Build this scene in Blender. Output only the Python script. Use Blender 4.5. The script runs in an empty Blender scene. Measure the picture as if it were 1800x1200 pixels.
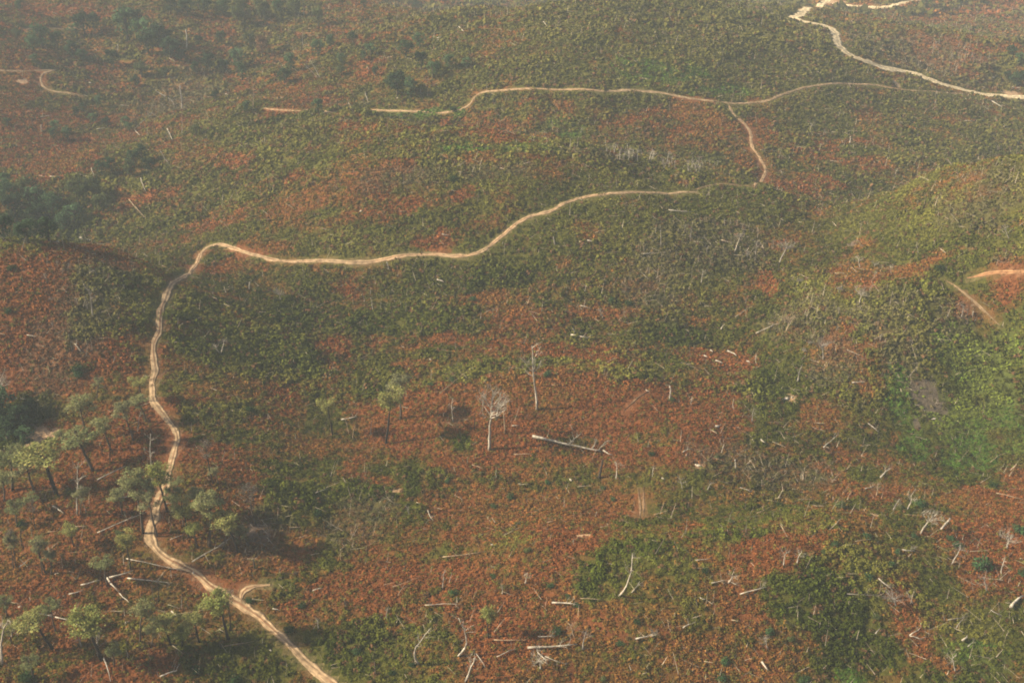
import bpy, math, random
import numpy as np
from mathutils import Vector, Matrix

random.seed(7)
rng = np.random.default_rng(11)
SC = bpy.context.scene
COL = SC.collection

# ------------------------------------------------------------------ camera
CAM_H, PITCH, FPX = 132.0, 29.0, 1850.0        # metres, degrees below the horizon, focal length in 1800-px units
cd = bpy.data.cameras.new('camera')
cam = bpy.data.objects.new('camera', cd)
COL.objects.link(cam)
cam.location = (0, 0, CAM_H)
cam.rotation_euler = (math.radians(90 - PITCH), 0, 0)
cd.sensor_width = 36.0
cd.lens = 36.0 * FPX / 1800.0
cd.clip_start = 1.0
cd.clip_end = 20000.0
SC.camera = cam

# ------------------------------------------------------------------ light
SUN_EL, SUN_AZ = 33.0, 268.0                    # azimuth clockwise from +Y (the viewing direction)
w = bpy.data.worlds.new('World')
SC.world = w
w.use_nodes = True
nt = w.node_tree
bg = nt.nodes['Background']
sky = nt.nodes.new('ShaderNodeTexSky')
sky.sky_type = 'NISHITA'
sky.sun_disc = False
sky.sun_elevation = math.radians(SUN_EL)
sky.sun_rotation = math.radians(SUN_AZ)
sky.air_density = 1.0
sky.dust_density = 5.0
nt.links.new(sky.outputs[0], bg.inputs[0])
bg.inputs[1].default_value = 0.06
sd = bpy.data.lights.new('sun', 'SUN')
sd.energy = 5.0
sd.angle = math.radians(0.8)
sd.color = (1.0, 0.88, 0.64)
sun = bpy.data.objects.new('sun', sd)
COL.objects.link(sun)
_e, _a = math.radians(SUN_EL), math.radians(SUN_AZ)
_to = Vector((math.sin(_a) * math.cos(_e), math.cos(_a) * math.cos(_e), math.sin(_e)))
sun.rotation_euler = _to.to_track_quat('Z', 'Y').to_euler()
SC.view_settings.view_transform = 'Standard'
SC.view_settings.look = 'None'
SC.view_settings.gamma = 1.0
SC.view_settings.exposure = 1.0
SC.cycles.filter_width = 1.9
SC.cycles.max_bounces = 5
SC.cycles.diffuse_bounces = 2
SC.cycles.volume_bounces = 0
SC.cycles.transparent_max_bounces = 8

# ------------------------------------------------------------------ noise
_T = np.random.default_rng(3).random((256, 256))
def vnoise(x, y):
    x = np.asarray(x, float); y = np.asarray(y, float)
    xi = np.floor(x).astype(int); yi = np.floor(y).astype(int)
    fx = x - xi; fy = y - yi
    fx = fx * fx * (3 - 2 * fx); fy = fy * fy * (3 - 2 * fy)
    a = _T[xi & 255, yi & 255]; b = _T[(xi + 1) & 255, yi & 255]
    c = _T[xi & 255, (yi + 1) & 255]; d = _T[(xi + 1) & 255, (yi + 1) & 255]
    return (a * (1 - fx) + b * fx) * (1 - fy) + (c * (1 - fx) + d * fx) * fy
def fbm(x, y, n=3):
    s = 0; a = 1.0; t = 0
    for i in range(n):
        s = s + a * vnoise(x * 2 ** i + 17.3 * i, y * 2 ** i + 5.1 * i); t += a; a *= 0.5
    return s / t

# ------------------------------------------------------------------ where a line of sight meets the land
_p = math.radians(PITCH)
FWD = np.array([0, math.cos(_p), -math.sin(_p)]); UP = np.array([0, math.sin(_p), math.cos(_p)])
def ray(px, py):
    return np.array([(px - 900) / FPX, 0, 0]) + (600 - py) / FPX * UP + FWD
def on_plane(px, py, z):
    d = ray(px, py); t = (z - CAM_H) / d[2]
    return d[0] * t, d[1] * t
def project(x, y, z):
    dz = z - CAM_H
    f = y * FWD[1] + dz * FWD[2]
    f = np.maximum(f, 1.0)
    return 900 + FPX * x / f, 600 - FPX * (y * UP[1] + dz * UP[2]) / f

# crest lines of the hills: points on the crest (sight line, height), width towards / away from the viewer
RIDGES = [
 ([(300,197,3),(450,199,9),(600,206,13),(720,228,16),(850,236,16),(1000,262,15),(1150,290,12),(1250,316,6)], 62, 24),
 ([(-180,430,12),(0,434,14),(70,441,14),(130,449,12),(200,464,6)], 55, 20),
 ([(2060,262,24),(1900,265,24),(1800,285,21),(1720,302,16),(1640,337,9),(1580,372,4)], 50, 30),
 ([(1190,345,3),(1250,330,7),(1330,333,8),(1390,352,5)], 24, 13),
 ([(1330,445,3),(1400,467,6),(1500,492,9),(1600,494,11),(1700,480,11),(1800,476,12),(1950,470,12)], 32, 15),
 ([(560,62,4),(700,36,12),(850,16,20),(1000,4,24),(1180,-2,22),(1360,8,13),(1440,40,3)], 110, 45),
 ([(1480,87,4),(1560,64,9),(1700,69,10),(1800,80,9),(1900,85,8)], 38, 28),
 ([(170,117,2),(240,95,7),(320,103,8),(400,132,4)], 32, 20),
 ([(820,640,3),(950,648,4),(1070,655,4),(1150,642,3)], 30, 22),
 ([(1000,962,3),(1150,957,4),(1330,960,4),(1450,932,4)], 18, 12),
 ([(250,640,3),(262,720,3),(290,800,3),(300,880,1.5)], 30, 30),
 ([(-200,20,20),(0,-12,16),(300,-16,16),(520,-12,14)], 90, 60),
]
_R = []
for pts, wf, wb in RIDGES:
    P = [(*on_plane(a, b, c * 1.8), c * 1.8) for a, b, c in pts]
    _R.append((P, wf, wb))
HOLLOWS = [(1700,735,9,38,30),(30,745,7,26,26),(60,395,6,34,18),(1480,380,4,40,20)]
_Hh = [(*on_plane(a, b, 0), d, rx, ry) for a, b, d, rx, ry in HOLLOWS]
def H(x, y):
    x = np.asarray(x, float); y = np.asarray(y, float)
    s = np.zeros(np.broadcast(x, y).shape)
    for P, wf, wb in _R:
        best = np.zeros(s.shape)
        for (x0, y0, z0), (x1, y1, z1) in zip(P[:-1], P[1:]):
            dx, dy = x1 - x0, y1 - y0
            t = np.clip(((x - x0) * dx + (y - y0) * dy) / (dx * dx + dy * dy), 0, 1)
            ex = x - x0 - t * dx; ey = y - y0 - t * dy
            k = 1 / (1 + np.exp(-np.clip(ey / 6.0, -30, 30)))
            wd = wf * (1 - k) + wb * k
            best = np.maximum(best, (z0 + t * (z1 - z0)) * np.exp(-(ex * ex + ey * ey) / (wd * wd)))
        s = s + np.maximum(best, 0) ** 3
    s = np.cbrt(s)
    for hx, hy, d, rx, ry in _Hh:
        s = s - d * np.exp(-((x - hx) / rx) ** 2 - ((y - hy) / ry) ** 2)
    s = s + 5.0 * (fbm(x / 58, y / 50, 2) - 0.5) + 2.4 * (fbm(x / 20 + 9, y / 16, 2) - 0.5)
    r = np.hypot(x, y - 350)
    s = s + np.clip((r - 650) / 900, 0, 1) ** 1.5 * 90 * (0.3 + fbm(x / 500, y / 500, 3))
    return s
def Hs(x, y):
    return float(H(np.array([x]), np.array([y]))[0])
_TT = np.concatenate([np.arange(90, 700, 1.0), np.arange(700, 2500, 6.0)])
def ground(px, py):
    d = ray(px, py)
    f = CAM_H + d[2] * _TT - H(d[0] * _TT, d[1] * _TT)
    i = int(np.argmax(f < 0))
    if f[i] >= 0: i = len(_TT) - 1
    t0, t1 = _TT[i - 1], _TT[i]
    f0, f1 = f[i - 1], f[i]
    t = t0 + (t1 - t0) * f0 / (f0 - f1)
    return float(d[0] * t), float(d[1] * t)
def ppm(x, y):                                    # pixels per metre at a place
    return FPX / (y * FWD[1] + (Hs(x, y) - CAM_H) * FWD[2])
def upright(px, py, x, y):                        # the point over (x, y) seen along a sight line: gives height and lean
    d = ray(px, py); t = y / d[1]
    return d[0] * t, CAM_H + d[2] * t

# ------------------------------------------------------------------ what grows where: share of green heath in ninths, west to east, far to near
VEG = """
322255556664333465677777887864553333
454365445445345664665777888777554444
234345554534446667788887678887744445
234455554322546645746776678788677766
333433677777575643457433444677567477
111245655777568766667776753655655767
433456775766446677777776875556656568
665336766546546556788888998857887787
983346456566775567554777886556687888
234446467565667877764577884664434664
235656777878665755766576657577778754
136647558567787755446457565665577888
126447788884574653646567457644677888
135655444556775664333344436776678888
773333454346332212222123357765668888
643322356543422331112132247764557888
542232322688356763234346765664657773
332223334667775422222236545565456511
222232432466676532223364566764364452
122243342346354543445666442225744421
112324433654343343323774633588856533
323333444524554432222354623688446567
344454436455666521123253465677653676
443222335646666632222133352467876577
""".split()
assert all(len(r) == 36 for r in VEG) and len(VEG) == 24, [len(r) for r in VEG]
_V = np.array([[int(c) for c in r] for r in VEG], float) / 9.0
def green_share(x, y, z):
    px, py = project(x, y, z)
    u = np.clip(px / 50 - 0.5, 0, 34.999); v = np.clip(py / 50 - 0.5, 0, 22.999)
    i = u.astype(int); j = v.astype(int); fu = u - i; fv = v - j
    g = (_V[j, i] * (1 - fu) + _V[j, i + 1] * fu) * (1 - fv) + (_V[j + 1, i] * (1 - fu) + _V[j + 1, i + 1] * fu) * fv
    out = (px < -150) | (px > 1950) | (py > 1350)
    return np.where(out, 0.5, g)
def patches(lst):
    out = []
    for px, py, rx, ry in lst:
        x, y = ground(px, py); k = ppm(x, y)
        out.append((x, y, rx / k, ry / k * math.hypot(y, CAM_H) / CAM_H))
    return out
def inside(P, x, y):
    m = np.zeros(x.shape)
    for cx, cy, rx, ry in P:
        m = np.maximum(m, 1.25 - np.hypot((x - cx) / rx, (y - cy) / ry))
    n = fbm(x / 6, y / 4.5, 4) - 0.5
    return np.where(m > 0, np.clip((m + n * 1.9 - 0.12) * 2.2, 0, 1), 0)
RED = patches([(425,275,40,14),(520,310,22,12),(705,285,50,9),(810,345,30,11),(655,325,16,8),(720,360,30,9),(525,355,60,14),(1420,325,40,12),(1460,320,30,9),
 (1270,215,35,12),(1340,215,25,9),(1240,150,16,6),(1450,255,22,7),(1700,320,30,9),(1540,280,30,9),(400,390,90,10),(770,425,40,12),(1350,495,14,24),(1490,575,22,12),
 (1570,480,110,14),(1470,595,30,8),(1510,625,16,12),(1520,430,20,12),(1420,950,80,22),(1500,925,30,12),(1380,985,50,18),(1750,880,120,28),(1740,940,60,22),(1480,860,40,16),
 (1720,1000,60,28),(330,575,60,12),(430,560,50,14),(580,610,40,24),(790,600,50,14),(900,555,60,12),(1030,550,50,12),(880,520,50,12),(1000,620,90,14),(1290,640,40,14),(1390,715,50,12),
 (1255,730,60,26),(950,700,240,40),(800,860,60,60),(900,905,90,28),(1060,900,50,24),(1440,730,36,20),(700,640,60,10),(1600,1110,30,50),(1270,1060,26,24),(1250,1150,40,30),
 (400,470,70,14),(390,520,40,10),(460,440,50,8),(60,560,60,120),(180,460,40,14),(960,200,60,14),(1190,195,60,12),(1330,185,30,8),(430,430,30,9),(240,500,20,10),(1130,720,140,30)])
BRIGHT = patches([(1740,655,110,40),(1690,745,75,55),(1700,812,70,32),(1775,720,60,60),(1600,760,28,70),(970,212,55,16),(720,208,90,8),(1640,50,110,12),(1180,130,120,14),(870,258,120,8),(1500,1190,30,16),(1720,1170,60,30)])
GREY = patches([(640,920,60,44),(1622,690,30,26),(1640,725,22,20),(1620,105,120,26),(1390,560,50,30),(1450,560,40,40),(800,735,30,22),(150,520,70,60),(1230,420,90,40),(1160,480,60,50),
 (1310,440,90,26),(1330,820,120,34),(1740,350,70,60),(1480,640,50,30),(450,940,60,40),(310,180,80,40),(700,310,110,14),(880,300,90,9),(1050,275,60,8),(1680,560,60,20),(1560,560,80,40),(100,620,60,60)])
DARKG = patches([(790,850,80,26),(540,870,90,18),(640,860,60,16),(1040,1010,30,34),(1110,960,60,14),(1430,1030,90,50),(1560,1150,60,40),(1290,940,70,12),(820,780,24,14),(430,610,150,32),
 (520,560,60,30),(700,560,80,30),(860,490,60,16),(200,500,60,24),(90,400,100,50),(1350,700,60,36),(560,200,200,10),(30,740,50,50),(1190,590,60,12),(1480,1100,80,60),(640,1150,90,50),(1640,1190,80,30)])
PALE = patches([(70,760,30,16),(690,862,16,4),(1025,940,18,5),(1540,905,20,4),(1766,163,24,6),(1462,4,22,5),(40,142,12,4),(1575,148,8,5),(490,172,12,3),(1228,818,10,5),(1390,700,14,5)])

BURNT = patches([(1622,688,26,14),(1645,716,20,9),(1612,742,10,8),(450,935,24,16),(1500,430,10,6)])

# ------------------------------------------------------------------ tracks (sight-line control points joined over the land)
TRACKS = [
 ('sandy two-rut track winding up from the bottom edge to the long middle bend', 2.9,
  [(610,1222),(585,1200),(540,1165),(500,1125),(462,1090),(425,1063),(400,1050),(372,1030),(345,1008),(312,990),(282,975),(268,955),(266,930),(272,905),(280,880),(288,860),(296,835),(302,812),(306,795),(312,770),(306,752),(290,730),(272,708),(267,692),(270,668),(275,650),(270,630),(269,606),(280,585),(282,560),(286,535),(294,515),(303,498),(325,485),(345,465),(355,442),(372,431),(390,430),(420,440),(450,449),(500,459),(560,458),(620,461),(660,459),(700,450),(760,447),(800,450),(825,449),(850,440),(870,425),(890,408),(910,391),(940,378),(970,371),(1000,354),(1030,346),(1070,341),(1120,338),(1180,340),(1225,338)]),
 ('pale side track climbing from the round knoll to the cross track junction', 2.4,
  [(1326,330),(1338,318),(1346,303),(1342,290),(1334,275),(1323,260),(1320,235),(1318,228),(1305,215),(1292,203),(1284,192),(1280,182)]),
 ('long narrow cross track running over the far slope to the pale road', 2.2,
  [(762,199),(785,198),(805,194),(822,187),(830,178),(836,168),(850,162),(880,159),(930,156),(990,158),(1040,159),(1100,159),(1150,162),(1200,171),(1245,177),(1285,182),(1320,181),(1350,177),(1380,165),(1420,153),(1470,147),(1530,149),(1580,157),(1640,161),(1700,165)]),
 ('wide pale road sweeping down from the far hairpin at the top edge', 7.4,
  [(1450,-8),(1455,4),(1440,13),(1410,21),(1395,30),(1412,38),(1440,43),(1460,50),(1470,62),(1474,78),(1485,90),(1510,104),(1550,118),(1600,127),(1640,142),(1690,157),(1740,167),(1800,172),(1880,172)]),
 ('pale far branch road leaving the hairpin towards the east', 6.0,
  [(1458,6),(1480,9),(1520,12),(1555,13),(1585,6),(1620,-1),(1660,-6)]),
 ('short sandy track stretch behind the green crest, far left piece', 2.6,
  [(464,190),(480,193),(500,194),(530,195),(555,192),(575,197),(600,195),(640,196),(700,195),(760,198)]),
 ('faint pale track piece dropping from the right ridge into the hollow', 1.3,
  [(1660,492),(1675,499),(1690,512),(1706,525),(1728,545),(1742,558),(1757,572)]),
 ('sandy turn-off curving east from the lower track bend', 3.0,
  [(425,1062),(420,1050),(424,1038),(445,1030),(475,1028),(492,1030)]),
 ('small pale hooked track on the hazy far left slope', 2.2,
  [(-20,124),(30,125),(75,124),(100,123),(80,128),(72,135),(74,150),(85,158),(110,163),(150,169)]),
 ('faint sandy far track along the top left scrub', 2.4,
  [(40,52),(70,50),(120,49),(150,50)]),
 ('bare ochre soil band along the right hand ridge crest', 2.2,
  [(1700,489),(1730,482),(1755,479),(1790,478),(1830,480)]),
 ('left wheel rut of a short pale strip in bracken', 0.8,
  [(1122,858),(1123,872),(1122,884),(1125,898),(1124,912)]),
 ('right wheel rut of a short pale strip in bracken', 0.9,
  [(1131,856),(1134,868),(1131,880),(1133,892),(1131,908)]),
 ('faint old vehicle line crossing the central bracken slope', 0.9,
  [(1096,722),(1108,712),(1120,700),(1140,688)]),
]
def catmull(P, step):
    P = [np.array(p) for p in P]
    P = [2 * P[0] - P[1]] + P + [2 * P[-1] - P[-2]]
    out = []
    for i in range(1, len(P) - 2):
        a, b, c, d = P[i - 1], P[i], P[i + 1], P[i + 2]
        n = max(2, int(np.linalg.norm(c - b) / step))
        for k in range(n):
            t = k / n
            out.append(0.5 * (2 * b + (c - a) * t + (2 * a - 5 * b + 4 * c - d) * t * t + (3 * b - a - 3 * c + d) * t ** 3))
    out.append(P[-2])
    return np.array(out)
_tracks = []
for lab, wd, pts in TRACKS:
    W = [ground(a, b) for a, b in pts]
    keep = [W[0]]
    for q in W[1:]:
        if 2.0 < math.hypot(q[0] - keep[-1][0], q[1] - keep[-1][1]): keep.append(q)
    C = catmull(keep, 0.9)
    for _ in range(3):
        C[1:-1] = (C[:-2] + 2 * C[1:-1] + C[2:]) / 4
    _tracks.append((lab, wd, C))
_C = catmull([_tracks[0][2][-4], (np.array(_tracks[0][2][-1]) * 0.55 + np.array(_tracks[1][2][0]) * 0.45) + np.array([0, 4.0]), _tracks[1][2][1]], 0.9)
_tracks.append(('faint overgrown track piece passing behind the round knoll', 1.2, _C))
# coarse raster of the distance to the nearest track, minus its half width
_gx0, _gy0, _gs, _gn, _gm = -520.0, 60.0, 1.0, 1040, 900
_DT = np.full((_gm, _gn), 40.0, np.float32)
for lab, wd, C in _tracks:
    for x, y in C:
        i0 = int((x - _gx0) / _gs); j0 = int((y - _gy0) / _gs)
        a, b, c, d = max(0, i0 - 9), min(_gn, i0 + 10), max(0, j0 - 9), min(_gm, j0 + 10)
        if a >= b or c >= d: continue
        X = _gx0 + (np.arange(a, b) + 0.5) * _gs; Y = _gy0 + (np.arange(c, d) + 0.5) * _gs
        D = np.hypot(X[None, :] - x, Y[:, None] - y) - wd * (.33 if wd > 4 or y < 170 else .24)
        _DT[c:d, a:b] = np.minimum(_DT[c:d, a:b], D)
def track_dist(x, y):
    u = (x - _gx0) / _gs - 0.5; v = (y - _gy0) / _gs - 0.5
    ok = (u >= 0) & (v >= 0) & (u < _gn - 1) & (v < _gm - 1)
    uu = np.clip(u, 0, _gn - 1.001); vv = np.clip(v, 0, _gm - 1.001)
    i = uu.astype(int); j = vv.astype(int); fu = uu - i; fv = vv - j
    d = (_DT[j, i] * (1 - fu) + _DT[j, i + 1] * fu) * (1 - fv) + (_DT[j + 1, i] * (1 - fu) + _DT[j + 1, i + 1] * fu) * fv
    return np.where(ok, d, 40.0)

# ------------------------------------------------------------------ materials
def nmat(name):
    m = bpy.data.materials.new(name); m.use_nodes = True
    n = m.node_tree.nodes; b = n['Principled BSDF']
    b.inputs['Roughness'].default_value = 0.9
    b.inputs['Specular IOR Level'].default_value = 0.12
    return m, m.node_tree, b
def node(t, kind, **kw):
    n = t.nodes.new(kind)
    for k, v in kw.items(): setattr(n, k, v)
    return n
def attr_mat(name, scale, lo, hi, spec=0.12, transl=0.0):
    """surface colour = the painted-on plant colour of each face, broken up by fine noise"""
    m, t, b = nmat(name)
    b.inputs['Specular IOR Level'].default_value = spec
    a = node(t, 'ShaderNodeAttribute', attribute_name='tint')
    tc = node(t, 'ShaderNodeTexCoord')
    nz = node(t, 'ShaderNodeTexNoise'); nz.inputs['Scale'].default_value = scale; nz.inputs['Detail'].default_value = 3
    t.links.new(tc.outputs['Object'], nz.inputs['Vector'])
    mr = node(t, 'ShaderNodeMapRange'); mr.inputs[1].default_value = 0.3; mr.inputs[2].default_value = 0.7
    mr.inputs[3].default_value = lo; mr.inputs[4].default_value = hi
    t.links.new(nz.outputs['Fac'], mr.inputs[0])
    mx = node(t, 'ShaderNodeVectorMath', operation='SCALE')
    t.links.new(a.outputs['Color'], mx.inputs[0]); t.links.new(mr.outputs[0], mx.inputs['Scale'])
    t.links.new(mx.outputs[0], b.inputs['Base Color'])
    if transl:
        tr = node(t, 'ShaderNodeBsdfTranslucent'); ms = node(t, 'ShaderNodeMixShader'); ms.inputs[0].default_value = transl
        t.links.new(mx.outputs[0], tr.inputs[0]); t.links.new(b.outputs[0], ms.inputs[1]); t.links.new(tr.outputs[0], ms.inputs[2])
        t.links.new(ms.outputs[0], t.nodes['Material Output'].inputs[0])
    return m
M_PLANT = attr_mat('plant', 0.35, 0.8, 1.2, spec=0.02, transl=0.18)
M_LEAF = attr_mat('foliage', 0.6, 0.75, 1.25, spec=0.04, transl=0.35)
M_WOOD = attr_mat('weathered_wood', 1.6, 0.45, 1.2, spec=0.12)
M_STONE = attr_mat('stone', 1.2, 0.7, 1.15)
# ground: litter / soil colours painted per vertex, with noise and bump
M_GROUND, t, b = nmat('ground_litter')
a = node(t, 'ShaderNodeAttribute', attribute_name='tint')
tc = node(t, 'ShaderNodeTexCoord')
n1 = node(t, 'ShaderNodeTexNoise'); n1.inputs['Scale'].default_value = 0.9; n1.inputs['Detail'].default_value = 8; n1.inputs['Roughness'].default_value = 0.7
t.links.new(tc.outputs['Object'], n1.inputs['Vector'])
mr = node(t, 'ShaderNodeMapRange'); mr.inputs[1].default_value = 0.3; mr.inputs[2].default_value = 0.7; mr.inputs[3].default_value = 0.55; mr.inputs[4].default_value = 1.45
t.links.new(n1.outputs['Fac'], mr.inputs[0])
mx = node(t, 'ShaderNodeVectorMath', operation='SCALE'); t.links.new(a.outputs['Color'], mx.inputs[0]); t.links.new(mr.outputs[0], mx.inputs['Scale'])
t.links.new(mx.outputs[0], b.inputs['Base Color'])
bp = node(t, 'ShaderNodeBump'); bp.inputs['Strength'].default_value = 0.9; bp.inputs['Distance'].default_value = 0.6
t.links.new(n1.outputs['Fac'], bp.inputs['Height']); t.links.new(bp.outputs[0], b.inputs['Normal'])
# sand of the tracks: ruts from the cross coordinate
M_SAND, t, b = nmat('sand')
a = node(t, 'ShaderNodeAttribute', attribute_name='tint')
tc = node(t, 'ShaderNodeTexCoord')
n1 = node(t, 'ShaderNodeTexNoise'); n1.inputs['Scale'].default_value = 0.8; n1.inputs['Detail'].default_value = 7
t.links.new(tc.outputs['Object'], n1.inputs['Vector'])
mr = node(t, 'ShaderNodeMapRange'); mr.inputs[1].default_value = 0.3; mr.inputs[2].default_value = 0.7; mr.inputs[3].default_value = 0.5; mr.inputs[4].default_value = 1.3
t.links.new(n1.outputs['Fac'], mr.inputs[0])
mx = node(t, 'ShaderNodeVectorMath', operation='SCALE'); t.links.new(a.outputs['Color'], mx.inputs[0]); t.links.new(mr.outputs[0], mx.inputs['Scale'])
t.links.new(mx.outputs[0], b.inputs['Base Color'])
bp = node(t, 'ShaderNodeBump'); bp.inputs['Strength'].default_value = 0.6; bp.inputs['Distance'].default_value = 0.2
t.links.new(n1.outputs['Fac'], bp.inputs['Height']); t.links.new(bp.outputs[0], b.inputs['Normal'])

# ------------------------------------------------------------------ mesh helpers
def quad_mesh(name, V, F, C, mat, smooth=False):
    """V (n,3), F (m,4) quads, C (m,3) face colours -> one mesh"""
    V = np.ascontiguousarray(V, np.float32); F = np.ascontiguousarray(F, np.int32)
    me = bpy.data.meshes.new(name)
    me.vertices.add(len(V)); me.vertices.foreach_set('co', V.ravel())
    me.loops.add(F.size); me.loops.foreach_set('vertex_index', F.ravel())
    me.polygons.add(len(F))
    me.polygons.foreach_set('loop_start', np.arange(0, F.size, 4, dtype=np.int32))
    if smooth: me.polygons.foreach_set('use_smooth', np.ones(len(F), bool))
    me.update(calc_edges=True)
    at = me.attributes.new('tint', 'FLOAT_COLOR', 'FACE')
    c4 = np.ones((len(F), 4), np.float32); c4[:, :3] = C
    at.data.foreach_set('color', c4.ravel())
    me.materials.append(mat)
    return me
def link(name, me, parent=None, **props):
    o = bpy.data.objects.new(name, me); COL.objects.link(o)
    if parent is not None: o.parent = parent
    for k, v in props.items(): o[k] = v
    return o
class MB:
    def __init__(s): s.v = []; s.f = []; s.c = []; s.n = 0
    def add(s, V, F, C):
        V = np.asarray(V, float); F = np.asarray(F, int)
        s.v.append(V); s.f.append(F + s.n); s.n += len(V)
        C = np.asarray(C, float)
        if C.ndim == 1: C = np.tile(C, (len(F), 1))
        s.c.append(C)
    def tube(s, P, R, col, sides=5, var=0.15, R_=random):
        P = [Vector(p) for p in P]; V = []; F = []
        for i, p in enumerate(P):
            d = (P[min(i + 1, len(P) - 1)] - P[max(i - 1, 0)]).normalized()
            u = d.cross(Vector((0.31, 0.17, 1) if abs(d.z) < .9 else (1, 0.2, 0))).normalized(); v = d.cross(u)
            for k in range(sides):
                a = 2 * math.pi * k / sides
                V.append(p + (u * math.cos(a) + v * math.sin(a)) * R[i])
        for i in range(len(P) - 1):
            for k in range(sides):
                k2 = (k + 1) % sides
                F.append((i * sides + k, i * sides + k2, (i + 1) * sides + k2, (i + 1) * sides + k))
        if sides == 4:
            F.append((3, 2, 1, 0)); n = (len(P) - 1) * 4; F.append((n, n + 1, n + 2, n + 3))
        elif sides > 4:                                  # closed ends
            for base, flip in ((0, True), ((len(P) - 1) * sides, False)):
                for k in range(1, sides - 1, 2):
                    q = [base, base + k, base + k + 1, base + min(k + 2, sides - 1)]
                    if q[2] == q[3]: q[3] = q[0]; V.append(V[base]); q[3] = len(V) - 1
                    F.append(tuple(q[::-1]) if flip else tuple(q))
        col = np.array(col, float)
        C = np.tile(col, (len(F), 1)) * (1 + var * (2 * np.random.default_rng(len(F) + s.n).random((len(F), 1)) - 1))
        s.add([tuple(p) for p in V], F, C)
    def leaves(s, cen, rad, n, size, col, r, flat=1.0, shell=0.55, var=0.3, hue=0.1):
        """n leaf-sized quads spread through an ellipsoid"""
        d = r.normal(size=(n, 3)); d /= np.linalg.norm(d, axis=1)[:, None]
        rr = (shell + (1 - shell) * r.random(n) ** 0.6)[:, None]
        rr *= (0.8 + 0.4 * r.random((n, 1)))
        p = np.array(cen) + d * rr * np.array(rad)
        nn = d * 0.8 + r.normal(size=(n, 3)) * 0.6; nn[:, 2] = nn[:, 2] * flat + 0.3
        nn /= np.linalg.norm(nn, axis=1)[:, None]
        u = np.cross(nn, r.normal(size=(n, 3))); u /= np.linalg.norm(u, axis=1)[:, None]
        v = np.cross(nn, u)
        sz = (size * (0.6 + 0.8 * r.random(n)))[:, None]
        V = np.stack([p - u * sz - v * sz * .6, p + u * sz - v * sz * .5, p + u * sz * .7 + v * sz * .6, p - u * sz * .8 + v * sz * .5], 1).reshape(-1, 3)
        F = np.arange(4 * n).reshape(n, 4)
        C = np.array(col) * (1 + var * (2 * r.random((n, 1)) - 1)) * (1 + hue * (2 * r.random((n, 3)) - 1))
        s.add(V, F, C)
    def mesh(s, name, mat, smooth=False):
        return quad_mesh(name, np.concatenate(s.v), np.concatenate(s.f), np.concatenate(s.c), mat, smooth)

# ------------------------------------------------------------------ the land
def axis(lo, hi, st, far):
    a = list(np.arange(lo, hi + 0.01, st)); s = st; q = hi
    while q < far: s *= 1.16; q += s; a.append(q)
    s = st; q = lo; pre = []
    while q > -far: s *= 1.16; q -= s; pre.append(q)
    return np.array(pre[::-1] + a)
gx = axis(-390, 390, 1.5, 5200); gy = axis(70, 740, 1.5, 5200)
X, Y = np.meshgrid(gx, gy); Z = H(X, Y)
nx, ny = len(gx), len(gy)
I = np.arange(nx * ny).reshape(ny, nx)
F = np.stack([I[:-1, :-1], I[:-1, 1:], I[1:, 1:], I[1:, :-1]], -1).reshape(-1, 4)
fx = ((X[:-1, :-1] + X[1:, 1:]) / 2).ravel(); fy = ((Y[:-1, :-1] + Y[1:, 1:]) / 2).ravel(); fz = ((Z[:-1, :-1] + Z[1:, 1:]) / 2).ravel()
C_FERN = np.array([0.240, 0.084, 0.028]); C_HEATH = np.array([0.110, 0.104, 0.018]); C_SAND = np.array([0.40, 0.275, 0.160])
C_GREY = np.array([0.125, 0.097, 0.058]); C_BRIGHT = np.array([0.105, 0.140, 0.032]); C_PALE = np.array([0.42, 0.27, 0.16])
def greenness(x, y, z):
    g = green_share(x, y, z) - 0.07 * np.clip((270 - y) / 60, 0, 1)
    wx = 5 * (vnoise(x / 9 + 31, y / 9) - 0.5); wy = 5 * (vnoise(x / 9, y / 9 + 77) - 0.5)
    n = fbm((x + wx) / 11 + 50, (y + wy) / 7 + 20, 4)
    n = (n - 0.5) * 1.45 + 0.5
    n = n * 0.72 + 0.28 * ((fbm(x / 3.4 + 5, y / 3.0, 2) - 0.5) * 1.6 + 0.5)
    s = (g * 0.9 + 0.06 - n) * 2.3 + 0.5
    s = s - 1.0 * inside(RED, x, y) + 1.1 * inside(DARKG, x, y) + 0.9 * inside(BRIGHT, x, y)
    return np.clip(s, 0, 1)
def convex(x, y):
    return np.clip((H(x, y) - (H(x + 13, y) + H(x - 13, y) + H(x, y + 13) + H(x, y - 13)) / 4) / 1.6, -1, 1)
def paint(x, y, z):
    g = greenness(x, y, z)[:, None]
    c = C_FERN * (1 - g) + C_HEATH * g
    b = inside(BRIGHT, x, y)[:, None] * 0.6; c = c * (1 - b) + C_BRIGHT * b
    k = inside(GREY, x, y)[:, None] * 0.4; c = c * (1 - k) + C_GREY * k
    return c
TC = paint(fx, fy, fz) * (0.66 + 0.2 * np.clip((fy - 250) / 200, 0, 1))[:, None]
td = track_dist(fx, fy)
k = np.clip(0.8 - td / 0.9, 0, 1)[:, None] * 0.3
TC = TC * (1 - k) + C_SAND * 0.7 * k
k = inside(PALE, fx, fy)[:, None] * 0.85; TC = TC * (1 - k) + C_PALE * k
k = inside(BURNT, fx, fy)[:, None] * 0.8; TC = TC * (1 - k) + np.array([0.115, 0.085, 0.066]) * k
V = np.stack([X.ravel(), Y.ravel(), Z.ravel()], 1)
link('ground', quad_mesh('ground', V, F, TC, M_GROUND, True), kind='structure', label='hilly ground of rusty bracken litter and dark soil')

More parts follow.
